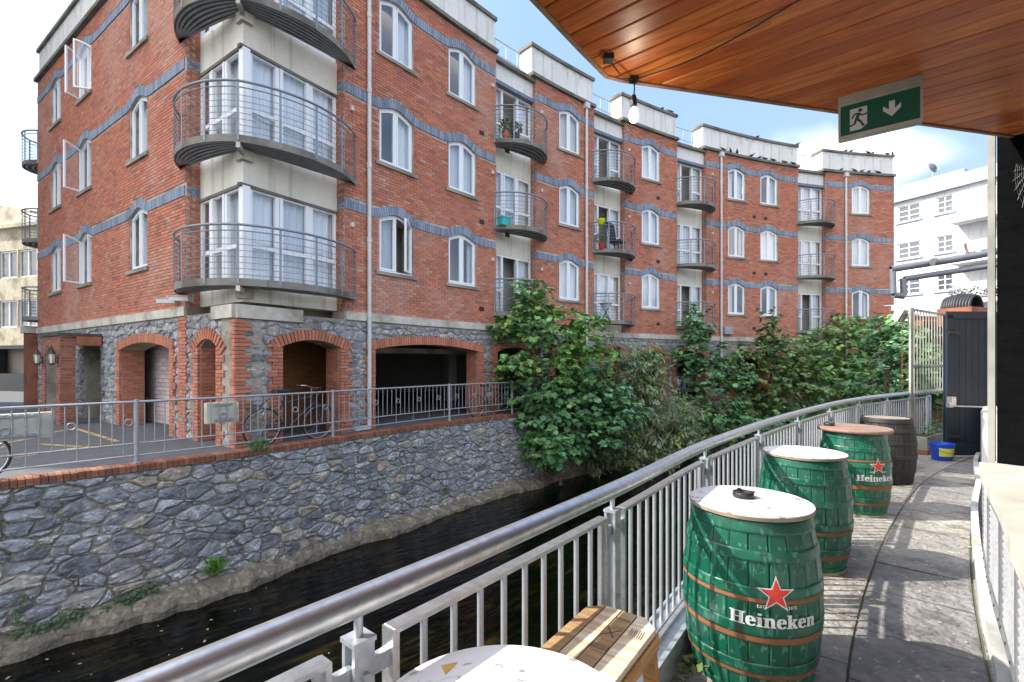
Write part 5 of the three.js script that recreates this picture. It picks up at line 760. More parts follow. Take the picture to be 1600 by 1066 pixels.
// ---------- bicycles ----------
function bicycle(label, pos, turn, lean, col, group) {
  const g = thing('bicycle', label, 'bicycle', pos, turn), inner = g; g.rotation.set(lean, turn, 0, 'YXZ'); if (group) g.scale.setScalar(group); const fm = M(...col, { roughness: 0.35, metalness: 0.2 }), R = 0.335;
  for (const x of [-0.52, 0.52]) { const w = sub('wheel', g); w.position.set(x, R, 0); new GB().geo(new THREE.TorusGeometry(R - 0.014, 0.017, 8, 44)).build('tyre', M(0.03, 0.03, 0.032, { roughness: 0.8 }), w); new GB().geo(new THREE.TorusGeometry(R - 0.036, 0.009, 6, 44)).build('rim', matSteel, w); const sp = new GB(); for (let i = 0; i < 28; i++) { const a = i / 28 * 6.283; sp.rod(V(Math.cos(a + 0.3) * 0.018, Math.sin(a + 0.3) * 0.018, i % 2 ? 0.02 : -0.02), V(Math.cos(a) * (R - 0.04), Math.sin(a) * (R - 0.04), 0), 0.0016, 3); } sp.rod(V(0, 0, -0.05), V(0, 0, 0.05), 0.016, 8); sp.build('spokes', matSteel, w); }
  const bb = V(-0.06, 0.30, 0), seatT = V(-0.20, 0.78, 0), headT = V(0.36, 0.86, 0), headB = V(0.40, 0.70, 0), f = new GB();
  f.rod(bb, seatT, 0.017, 8).rod(seatT.clone().lerp(bb, 0.1), headT.clone().lerp(headB, 0.25), 0.016, 8).rod(bb, headB, 0.021, 8).rod(headB.clone().lerp(headT, -0.1), headT, 0.021, 8); for (const z of [-0.03, 0.03]) f.rod(V(bb.x, bb.y, z * 0.8), V(-0.52, R, z * 1.6), 0.01, 6).rod(V(seatT.x + 0.02, seatT.y - 0.08, z * 0.5), V(-0.52, R, z * 1.6), 0.009, 6); f.build('frame', fm, g);
  const fk = new GB(); for (const z of [-0.05, 0.05]) fk.tube([V(0.405, 0.68, z * 0.5), V(0.43, 0.58, z), V(0.52, R, z)], 0.012, 6, 10); fk.build('fork', fm, g);
  const hb = new GB(); hb.rod(headT, V(0.335, 0.97, 0), 0.015, 8).tube([V(0.22, 0.99, -0.3), V(0.34, 1.0, -0.2), V(0.37, 0.98, 0), V(0.34, 1.0, 0.2), V(0.22, 0.99, 0.3)], 0.012, 7, 24); hb.tube([V(0.24, 0.97, 0.24), V(0.46, 1.0, 0.12), V(0.44, 0.8, 0.02)], 0.0035, 4, 14); hb.build('handlebar', matSteel, g); const gp = new GB(); for (const z of [-1, 1]) gp.rod(V(0.22, 0.99, z * 0.3), V(0.28, 0.995, z * 0.255), 0.017, 8); gp.build('grips', matBlack, g);
  new GB().rod(seatT, V(-0.235, 0.92, 0), 0.013, 8).build('seat_post', matSteel, g); const sd = new THREE.Shape(); sd.moveTo(0.16, 0.018); sd.quadraticCurveTo(0.02, 0.03, -0.1, 0.085); sd.quadraticCurveTo(-0.14, 0, -0.1, -0.085); sd.quadraticCurveTo(0.02, -0.03, 0.16, -0.018); new GB().geo(new THREE.ExtrudeGeometry(sd, { depth: 0.035, bevelEnabled: true, bevelSize: 0.012, bevelThickness: 0.012, bevelSegments: 2 }), new THREE.Matrix4().makeRotationX(-Math.PI / 2).setPosition(-0.24, 0.925, 0)).build('saddle', matBlack, g);
  const cr = new GB(); cr.geo(new THREE.TorusGeometry(0.085, 0.008, 5, 24), new THREE.Matrix4().setPosition(bb.x, bb.y, 0.045)).bar(V(bb.x, bb.y, 0.06), V(bb.x + 0.13, bb.y - 0.1, 0.065), 0.012, 0.022).bar(V(bb.x, bb.y, -0.06), V(bb.x - 0.13, bb.y + 0.1, -0.065), 0.012, 0.022).rod(V(bb.x, bb.y + 0.085, 0.045), V(-0.52, R + 0.035, 0.045), 0.005, 4).rod(V(bb.x, bb.y - 0.085, 0.045), V(-0.52, R - 0.035, 0.045), 0.005, 4).box(0.09, 0.02, 0.08, bb.x + 0.13, bb.y - 0.1, 0.11).box(0.09, 0.02, 0.08, bb.x - 0.13, bb.y + 0.1, -0.11); cr.build('crankset', matBlack, g);
  return g;
}
{
  const alongBank = (px, off) => { const s = colS(bank, px, off, 1, bank.L); return [pt(bank, s, 0.0, off), bank.at(s).a]; };
  let [p, a] = alongBank(455, -0.36); bicycle('dark grey bicycle leaning on the walkway railing below the corner balcony', p.setY(0.0), a - 0.02, 0.08, [0.05, 0.055, 0.07], 1.14);
  [p, a] = alongBank(764, -0.38); bicycle('black bicycle behind the railing near the wide garage opening', p, a, 0.06, [0.03, 0.03, 0.032]);
  [p, a] = alongBank(-128, -0.5); bicycle('bicycle with pale tyre by the railing in the courtyard', p, a, 0.05, [0.2, 0.2, 0.2]);
  [p, a] = alongBank(1064, -0.38); bicycle('blue bicycle behind the foliage next to the parked car', p, a + 0.6, 0.04, [0.02, 0.04, 0.35]);
  // white letter boxes hung on the railing
  for (const [px, w, lab] of [[22, 0.8, 'wide cream planter box hung on the railing in the courtyard'], [347, 0.52, 'small cream planter box hung on the railing beside the bicycle']]) { const s = colS(bank, px, -0.2, 1, bank.L), b = thing('railing_planter', lab, 'planter', pt(bank, s, 0.55, -0.22), bank.at(s).a); new GB().box(w, 0.36, 0.14, 0, 0.2, 0).build('box', M(0.72, 0.70, 0.62, { map: T.stain, roughness: 0.8 }), b); const k = new GB(); for (const y of [0.08, 0.35]) { k.box(w * 0.6, 0.035, 0.012, 0.0, y, 0.085); for (let i = 0; i < 6; i++) k.geo(new THREE.TorusGeometry(0.016, 0.005, 4, 8), new THREE.Matrix4().setPosition(-w * 0.22 + i * w * 0.09, y, 0.094)); } k.build('bracket', matRailPaint, b); }
  // security cameras
  for (const [path, s, lab] of [[left, LPIER - 0.35, 'white security camera on the brick pier below the corner balcony'], [left, LPIER + 0.3, 'small security camera under the corner bay']]) { const c = thing('security_camera', lab, 'camera', pt(path, s, 2.98, 0.06), LA + 0.5), k = new GB(); k.box(0.4, 0.09, 0.1, -0.15, 0, 0.08, 0.1).box(0.46, 0.012, 0.13, -0.16, 0.055, 0.08, 0.1); k.build('housing', matPipeWhite, c); new GB().rod(V(0, 0, 0.05), V(0, 0.0, -0.06), 0.02, 6).box(0.08, 0.1, 0.03, 0, 0, -0.05).build('bracket', matPipeWhite, c); }
}
// ---------- parked car in the garage ----------
{
  const s = S(1086), c = thing('parked_car', 'silver hatchback with red tail lights parked in the arcade behind the trees', 'car', pt(arc, s, 0, -2.7), arc.at(s).a + Math.PI / 2 + 0.15), body = M(0.5, 0.51, 0.53, { roughness: 0.3, metalness: 0.5, phys: true, clearcoat: 0.6 });
  const prof = [[-2.0, 0.3], [-2.05, 0.6], [-1.98, 0.85], [-1.2, 0.98], [-0.55, 1.42], [0.9, 1.46], [1.62, 1.05], [1.85, 0.95], [1.92, 0.5], [1.85, 0.3]], sh = new THREE.Shape(prof.map(([x, y]) => new THREE.Vector2(x, y))); new GB().geo(new THREE.ExtrudeGeometry(sh, { depth: 1.6, bevelEnabled: true, bevelSize: 0.06, bevelThickness: 0.06, bevelSegments: 3 }), new THREE.Matrix4().setPosition(0, 0, -0.8)).build('body', body, c);
  const gl = M(0.02, 0.025, 0.03, { roughness: 0.05 }); const rw = new GB(); rw.quad(V(0.99, 1.44, -0.68), V(0.99, 1.44, 0.68), V(1.70, 1.08, 0.72), V(1.70, 1.08, -0.72)); rw.geometry(); const off = new THREE.Matrix4().makeTranslation(0.05, 0.05, 0); const m = rw.build('rear_window', gl, c); m.position.set(0.05, 0.05, 0); for (const z of [-0.868, 0.868]) { const w = new GB(); w.quad(V(-1.0, 1.0, z), V(1.45, 1.02, z), V(0.85, 1.38, z), V(-0.5, 1.36, z)); w.build('side_window', gl, c); }
  for (const z of [-0.7, 0.7]) new GB().box(0.08, 0.3, 0.16, 1.93, 0.93, z).build('tail_light', M(0.45, 0.02, 0.015, { roughness: 0.2 }), c); new GB().box(0.02, 0.11, 0.5, 1.99, 0.72, 0).build('number_plate', M(0.7, 0.7, 0.66), c);
  for (const x of [-1.25, 1.2]) for (const z of [-0.8, 0.8]) { const w = sub('wheel', c); w.position.set(x, 0.31, z); new GB().geo(new THREE.CylinderGeometry(0.31, 0.31, 0.2, 24), new THREE.Matrix4().makeRotationX(Math.PI / 2)).build('tyre', matBlack, w); new GB().geo(new THREE.CylinderGeometry(0.2, 0.2, 0.215, 16), new THREE.Matrix4().makeRotationX(Math.PI / 2)).build('rim', matSteel, w); }
}
// ---------- trees and shrubs on the bank ----------
function leafGeo(kind) {
  const g = new GB();
  if (kind === 'maple') { const lobes = [[0, 0], [0.28, 0.10], [0.5, 0.22], [0.36, 0.38], [0.56, 0.66], [0.28, 0.64], [0.0, 1.0], [-0.28, 0.64], [-0.56, 0.66], [-0.36, 0.38], [-0.5, 0.22], [-0.28, 0.10]]; const c = V(0, 0.4, 0.05), p = lobes.map(([x, y]) => V(x, y, -0.10 * Math.abs(x) - 0.12 * y * y)); for (let i = 0; i < p.length; i++) g.tri(c, p[i], p[(i + 1) % p.length]); }
  else { const p = [V(0, 0, 0), V(0.13, 0.3, 0.02), V(0.11, 0.65, -0.03), V(0, 1, -0.16), V(-0.11, 0.65, -0.03), V(-0.13, 0.3, 0.02)], c = V(0, 0.5, -0.035); for (let i = 0; i < 6; i++) g.tri(c, p[i], p[(i + 1) % 6]); }
  return g.geometry();
}
const LEAF = { maple: leafGeo('maple'), willow: leafGeo('willow') };
const matLeaf = M(1, 1, 1, { phys: true, roughness: 0.5, transmission: 0.3, thickness: 0 }), matBark = M(0.17, 0.13, 0.095, { map: T.wood, bumpMap: T.bump, bumpScale: 0.02, roughness: 0.95 });
function plant(name, label, category, base, o) {
  const g = thing(name, label, category, base), r = rng(o.seed), wood = new GB(), L = [], C = [];
  const tips = o.blobs.map((b) => V(b[0], b[1], b[2]));
  if (o.trunk) {
    const T0 = o.trunk.map((p) => V(...p)); for (let i = 0; i + 1 < T0.length; i++) { const k = (q) => lerp(o.r0, o.r0 * 0.25, q / (T0.length - 1)); wood.rod(T0[i], T0[i + 1], k(i), 8, k(i + 1)); }
    tips.forEach((t) => { let best = T0[0], bd = 1e9; for (let i = 0; i + 1 < T0.length; i++) for (let k = 0; k < 4; k++) { const p = T0[i].clone().lerp(T0[i + 1], k / 4); const d = p.distanceTo(t) + Math.max(0, p.y - t.y + 0.2) * 3; if (d < bd) { bd = d; best = p; } } const m = best.clone().lerp(t, 0.5); m.y -= 0.05; wood.rod(best, m, o.r0 * 0.38, 6, o.r0 * 0.25); wood.rod(m, t, o.r0 * 0.25, 6, o.r0 * 0.1); });
  }
  const up = V(0, 1, 0), q = new THREE.Quaternion(), eu = new THREE.Euler();
  o.blobs.forEach(([bx, by, bz, rx, ry, rz, n], bi) => {
    for (let c = 0; c < n * 1.9; c++) {                                    // clumps: a twig with a fan of leaves
      const th = r() * 6.283, ph = Math.acos(2 * r() - 1), rad = Math.pow(r(), 0.45), d = V(Math.sin(ph) * Math.cos(th), Math.cos(ph), Math.sin(ph) * Math.sin(th));
      const p = V(bx + d.x * rx * rad, by + d.y * ry * rad, bz + d.z * rz * rad), tw = V(bx, by, bz).lerp(p, 0.55); if (c % 3 === 0) wood.rod(tw, p, 0.009, 4, 0.003);
      const dir = d.clone().add(V((r() - 0.5) * 0.8, o.droop ? -0.55 : 0.15, (r() - 0.5) * 0.8)).normalize(), tone = 0.5 + 0.85 * r(), yel = r(), cool = r() < 0.3 ? 1.5 : 1;
      for (let k = 0; k < o.per; k++) {
        const s = o.size * (0.45 + 0.85 * r()), off = dir.clone().multiplyScalar((k / o.per - 0.3) * o.spread).add(V((r() - 0.5), (r() - 0.5) * 0.5, (r() - 0.5)).multiplyScalar(o.spread * 0.8)), az = Math.atan2(dir.x, dir.z) + (r() - 0.5) * 2.4;
        eu.set((o.droop ? 2.2 : 2.3) + (r() - 0.5) * (o.droop ? 1.8 : 1.2), az, (r() - 0.5) * 0.8, 'YXZ'); q.setFromEuler(eu);
        L.push(new THREE.Matrix4().compose(p.clone().add(off), q, V(s, s, s))); const v = tone * (0.8 + 0.4 * r()), Y = yel > 0.9 ? 1.5 : 1; C.push(lin(o.col[0] * v * Y, o.col[1] * v * (Y > 1 ? 1.15 : 1), o.col[2] * v * cool));
      }
    }
  });
  wood.build('trunk', matBark, g);
  const im = new THREE.InstancedMesh(LEAF[o.leaf], matLeaf, L.length); im.name = 'crown'; im.castShadow = im.receiveShadow = true; L.forEach((m, i) => { im.setMatrixAt(i, m); im.setColorAt(i, C[i]); }); g.add(im); stuff(im); return g;
}
{
  const at = (px, py, D) => { const p = W((px - 800) / PX * D, D, EYE - (py - HZ) * D / PX); return p; };
  const mk = (base, list, dz = 0.8) => list.map(([px, py, D, wpx, hpx, n]) => { const p = at(px, py, D).sub(base), k = D / PX; return [p.x, p.y, p.z, wpx / 2 * k, hpx / 2 * k, Math.min(1.1, Math.max(0.4, wpx / 2 * k * dz)), n]; });
  const MC = [0.20, 0.39, 0.09], MD = [0.135, 0.32, 0.105], WC = [0.24, 0.34, 0.135], MO = [0.18, 0.30, 0.08];
  // sycamore sapling rising in front of the wide garage opening
  let b = pt(bank, colS(bank, 850, 0.5, 1, bank.L), WATER + 0.1, 0.45), DD = -b.z;
  plant('sycamore_tree', 'tall young sycamore tree with lobed leaves beside the wide garage opening', 'tree', b, { seed: 21, leaf: 'maple', col: MC, size: 0.17, per: 8, spread: 0.26, r0: 0.075,
    trunk: [[0, 0, 0], [-0.05, 1.2, 0.05], at(848, 620, DD).sub(b).toArray(), at(843, 560, DD).sub(b).toArray(), at(838, 500, DD).sub(b).toArray(), at(825, 445, DD).sub(b).toArray()],
    blobs: mk(b, [[822, 462, DD, 60, 60, 24], [808, 505, DD, 90, 50, 30], [850, 520, DD - 0.2, 90, 55, 34], [905, 505, DD, 90, 55, 34], [775, 520, DD, 60, 22, 9], [925, 545, DD, 90, 60, 34], [812, 575, DD - 0.3, 80, 50, 26], [800, 558, DD, 55, 25, 10], [880, 570, DD - 0.2, 90, 60, 30], [845, 480, DD, 60, 50, 18]]) });
  // sycamore thicket hanging over the water
  b = pt(bank, colS(bank, 880, 0.9, 1, bank.L), WATER + 0.05, 0.8); DD = -b.z;
  plant('sycamore_shrub', 'dense sycamore thicket with broad dark leaves hanging over the stone wall', 'shrub', b, { seed: 22, leaf: 'maple', col: MD, size: 0.18, per: 9, spread: 0.26, r0: 0.06, trunk: [[0, 0, 0], [0, 0.8, 0], [-0.1, 1.6, 0], [-0.1, 2.3, 0]],
    blobs: mk(b, [[840, 620, DD, 110, 60, 46], [900, 620, DD, 110, 80, 56], [830, 660, DD - 0.1, 80, 60, 40], [875, 680, DD - 0.3, 110, 80, 60], [930, 670, DD, 100, 90, 54], [850, 700, DD - 0.3, 90, 50, 40], [920, 600, DD + 0.2, 100, 70, 44], [960, 640, DD + 0.2, 90, 100, 46]]) });
  // willowy shrub
  b = pt(bank, colS(bank, 985, 1.1, 1, bank.L), WATER + 0.05, 1.0); DD = -b.z;
  plant('willow_shrub', 'wide willowy shrub with narrow pale drooping leaves beside the sycamore', 'shrub', b, { seed: 23, leaf: 'willow', col: WC, size: 0.24, per: 12, spread: 0.3, r0: 0.06, droop: true, trunk: [[0, 0, 0], [0.1, 1.0, 0], [0.1, 2.0, 0], [0.2, 3.0, 0]],
    blobs: mk(b, [[965, 580, DD, 110, 80, 52], [1005, 590, DD, 110, 90, 56], [985, 640, DD - 0.3, 140, 100, 74], [1045, 650, DD, 100, 90, 50], [950, 690, DD - 0.3, 90, 90, 50], [1000, 700, DD - 0.4, 120, 80, 60], [925, 712, DD - 0.4, 50, 60, 26], [1060, 690, DD, 80, 80, 36], [1010, 560, DD + 0.3, 80, 50, 24]]) });
  const tall = (px, off, seed, label, list, col, size = 0.19) => { const s = colS(bank, px, off, 1, bank.L - 1), b = pt(bank, s, WATER + 0.1, off), D = -b.z; plant('bank_tree', label, 'tree', b, { seed, leaf: 'maple', col, size, per: 8, spread: 0.3, r0: 0.09, trunk: [[0, 0, 0], [0.05, 1.4, 0], at(list[0][0], 590, D).sub(b).toArray(), at(list[0][0], 530, D).sub(b).toArray(), at(list[0][0], list[0][1], D).sub(b).toArray()], blobs: mk(b, list.map(([x, y, w, h, n]) => [x, y, D, w, h, n])) }); };
  tall(1098, 0.6, 31, 'slim leafy tree rising past the balconies in front of the parked car', [[1088, 515, 46, 80, 34], [1075, 555, 50, 50, 22], [1120, 560, 60, 60, 30], [1105, 600, 80, 60, 30], [1150, 585, 60, 50, 24], [1120, 645, 110, 60, 40]], MD);
  tall(1205, 0.7, 32, 'bushy bank tree covering the ground storey between the white downpipes', [[1205, 520, 40, 90, 34], [1185, 555, 70, 60, 34], [1235, 555, 90, 70, 46], [1210, 600, 130, 70, 60], [1260, 590, 90, 80, 50], [1180, 630, 100, 60, 40]], MO);
  tall(1330, 0.7, 33, 'broad bank tree standing below the last balcony stack', [[1320, 525, 90, 70, 50], [1290, 560, 100, 70, 50], [1365, 530, 90, 80, 54], [1330, 590, 140, 80, 70], [1290, 620, 100, 60, 40]], MC);
  { const b = W(12.6, 16.4, -1.5); plant('bank_tree', 'dense dark tree behind the white barred fence', 'tree', b, { seed: 34, leaf: 'maple', col: MD, size: 0.19, per: 8, spread: 0.3, r0: 0.1, trunk: [[0, 0, 0], [0, 1.5, 0], [0, 3, 0]], blobs: mk(b, [[1400, 540, 17, 110, 100, 80], [1450, 560, 17, 90, 100, 60], [1380, 600, 17, 120, 90, 70], [1440, 620, 17, 120, 80, 60]]) }); }
  { const b = W(9.75, 11.6, -0.6); plant('yard_shrub', 'leafy shrub filling the space between the barred fence and the yard wall', 'shrub', b, { seed: 35, leaf: 'maple', col: MD, size: 0.16, per: 8, spread: 0.25, r0: 0.05, trunk: [[0, 0, 0], [0, 1.2, 0]], blobs: mk(b, [[1440, 575, 11.9, 60, 80, 40], [1466, 570, 12.2, 60, 60, 36], [1432, 540, 12.2, 40, 60, 22], [1455, 610, 11.9, 70, 50, 34]]) }); }
  // low growth along the far bank
  [[1130, 665, 41], [1195, 668, 42], [1075, 690, 43], [1250, 650, 44]].forEach(([px, py, sd], i) => { const s = colS(bank, px, 1.3, 1, bank.L - 1), b = pt(bank, s, WATER + 0.02, 1.2), D = -b.z; plant('bank_shrub', ['low green shrub at the waterline left of the slim tree', 'low shrub at the waterline under the bushy bank tree', 'low brownish shrub at the waterline beside the willowy shrub', 'low shrub at the waterline below the broad bank tree'][i], 'shrub', b, { seed: sd, leaf: i === 2 ? 'willow' : 'maple', col: i === 2 ? [0.15, 0.17, 0.06] : MD, size: 0.17, per: 8, spread: 0.28, r0: 0.03, trunk: [[0, 0, 0], [0, 0.6, 0]], blobs: mk(b, [[px, py, D, 110, 60, 44], [px - 40, py + 12, D, 70, 50, 26], [px + 40, py, D, 70, 50, 26]]) }); });
  // ivy and ferns on the river wall
  const tuft = (name, label, px, y, n, wd, ht, col, size, seed, leaf) => { const s = colS(bank, px, 0.1, 1, bank.L), p = pt(bank, s, y, 0.13), q = bank.at(s), g = thing(name, label, 'plant', p, q.a), r = rng(seed), L = [], C = [], st = new GB(); for (let i = 0; i < n; i++) { const u = (r() + r() - 1), x = u * wd / 2, yy = (r() - 0.5) * ht - Math.abs(u) * 0.0 + x * (leaf === 'fern' ? 0 : 0.28), z = 0.02 + r() * 0.07, k = size * (0.6 + 0.8 * r()), e = new THREE.Euler(leaf === 'fern' ? (r() - 0.5) * 1.2 : -0.6 + (r() - 0.5) * 1.4, (r() - 0.5) * 1.6, leaf === 'fern' ? (r() - 0.5) * 2.2 : r() * 6.28, 'YXZ'); L.push(new THREE.Matrix4().compose(V(x, yy, z), new THREE.Quaternion().setFromEuler(e), V(k, k, k))); const v = 0.6 + 0.8 * r(); C.push(lin(col[0] * v, col[1] * v, col[2] * v)); if (i % 8 === 0) st.rod(V(x, yy, 0), V(x * 0.7, yy - 0.08, z), 0.003, 3); } st.build('stems', M(0.16, 0.12, 0.08), g); const im = new THREE.InstancedMesh(leaf === 'fern' ? LEAF.willow : LEAF.maple, matLeaf, n); im.name = 'leaves'; L.forEach((m, i) => { im.setMatrixAt(i, m); im.setColorAt(i, C[i]); }); im.castShadow = im.receiveShadow = true; g.add(im); stuff(im); };
  tuft('ivy_plant', 'ivy clump creeping along the foot of the stone wall', 195, -1.98, 260, 1.0, 0.16, [0.07, 0.13, 0.045], 0.045, 51); tuft('ivy_plant', 'lower trailing ivy at the waterline of the stone wall', 80, -2.02, 170, 0.9, 0.22, [0.08, 0.15, 0.05], 0.045, 52); tuft('ivy_plant', 'thin strand of ivy climbing the stone wall', 30, -1.75, 60, 0.16, 0.5, [0.09, 0.16, 0.06], 0.04, 53); tuft('fern_tuft', 'bright green grassy fern tuft at the wall foot', 335, -1.86, 150, 0.28, 0.2, [0.13, 0.27, 0.04], 0.12, 54, 'fern'); tuft('fern_tuft', 'small fern growing high in the wall joints', 538, -0.75, 30, 0.12, 0.12, [0.13, 0.25, 0.05], 0.07, 55, 'fern'); tuft('fern_tuft', 'small weed low on the wall near the shrubs', 695, -1.75, 40, 0.2, 0.14, [0.11, 0.2, 0.05], 0.08, 56, 'fern'); tuft('fern_tuft', 'long fern fronds hanging at the dark end of the wall', 862, -1.9, 90, 0.7, 0.4, [0.10, 0.2, 0.04], 0.22, 57, 'fern'); tuft('weed_clump', 'leafy weed growing behind the bicycle wheel on the coping', 402, 0.1, 160, 0.5, 0.2, [0.08, 0.2, 0.05], 0.07, 58, 'fern');
  const rl = rng(99), sp = new GB(); for (let i = 0; i < 40; i++) leafQuad(sp, V((rl() - 0.5) * 0.3, rl() * 0.08, (rl() - 0.5) * 0.25), 0.05, rl); const wk = thing('weed_clump', 'wilted weed beside the galvanised kerb and the star barrel', 'plant', W(0.98, 2.6, 0.005)); sp.build('leaves', M(0.10, 0.13, 0.035, { roughness: 0.9 }), wk);
}
// ---------- pigeons on the cornices ----------
{
  const P = [[0.0, 0.10], [0.02, 0.12]], g = new GB(), prof = [[0, -0.17], [0.022, -0.15], [0.03, -0.1], [0.055, -0.04], [0.062, 0.03], [0.05, 0.09], [0.03, 0.125], [0.026, 0.145], [0.032, 0.165], [0.026, 0.19], [0.008, 0.205], [0, 0.225]];
  const lathe = new THREE.LatheGeometry(prof.map(([x, y]) => new THREE.Vector2(x, y)), 10), A = lathe.attributes.position; for (let i = 0; i < A.count; i++) { const t = A.getY(i), bend = smooth(0.05, 0.2, t) * 0.07; const x = t - bend * 0.4, y = 0.085 + A.getX(i) + bend + 0.03 * t / 0.2 + (t < -0.08 ? -0.01 : 0); A.setXYZ(i, x, y, A.getZ(i)); } lathe.computeVertexNormals(); g.geo(lathe); for (const z of [-0.02, 0.02]) g.rod(V(0.01, 0, z), V(0.0, 0.05, z), 0.005, 4).box(0.035, 0.006, 0.02, 0.012, 0.003, z);
  const body = g.geometry(), mats = [[0.045, 0.048, 0.055], [0.09, 0.09, 0.10], [0.03, 0.03, 0.033]].map((c) => M(...c, { roughness: 0.8 })), r = rng(70);
  const put = (px, y, off, lab, grp) => { const s = S(px, off), t = arc.at(s).a + (r() < 0.5 ? 0 : Math.PI) + (r() - 0.5) * 1.4, m = new THREE.Group(); m.name = numbered('pigeon'); m.position.copy(pt(arc, s, y, off)); m.rotation.y = t; m.userData = { label: lab, category: 'pigeon', group: grp }; scene.add(m); const b = mesh('body', body, mats[Math.floor(r() * 3)], m); b.scale.setScalar(0.8 + 0.15 * r()); };
  for (const px of [1131, 1142, 1152, 1174, 1187, 1196, 1209, 1227, 1240]) put(px, 11.61, 0.07, 'dark pigeon perched on the cornice between the roof rails over the paired windows', 'pigeons on the long cornice'); for (const px of [1315, 1336, 1347, 1358, 1373]) put(px, 11.61, 0.07, 'dark pigeon perched on the cornice of the end block', 'pigeons on the end cornice');
  for (const px of [1184, 1246]) put(px, 12.66, -0.02, 'dark pigeon perched on the parapet above the paired windows', 'pigeons on the long parapet'); for (const px of [1322, 1330, 1357, 1364, 1387, 1398]) put(Math.min(px, 1395), 12.66, -0.02, 'dark pigeon perched on the parapet of the end block', 'pigeons on the end parapet'); for (const px of [1035, 1048]) put(px, 12.66, -0.02, 'dark pigeon perched on the parapet beside the hanging bulb', 'pigeons on the middle parapet'); 
}
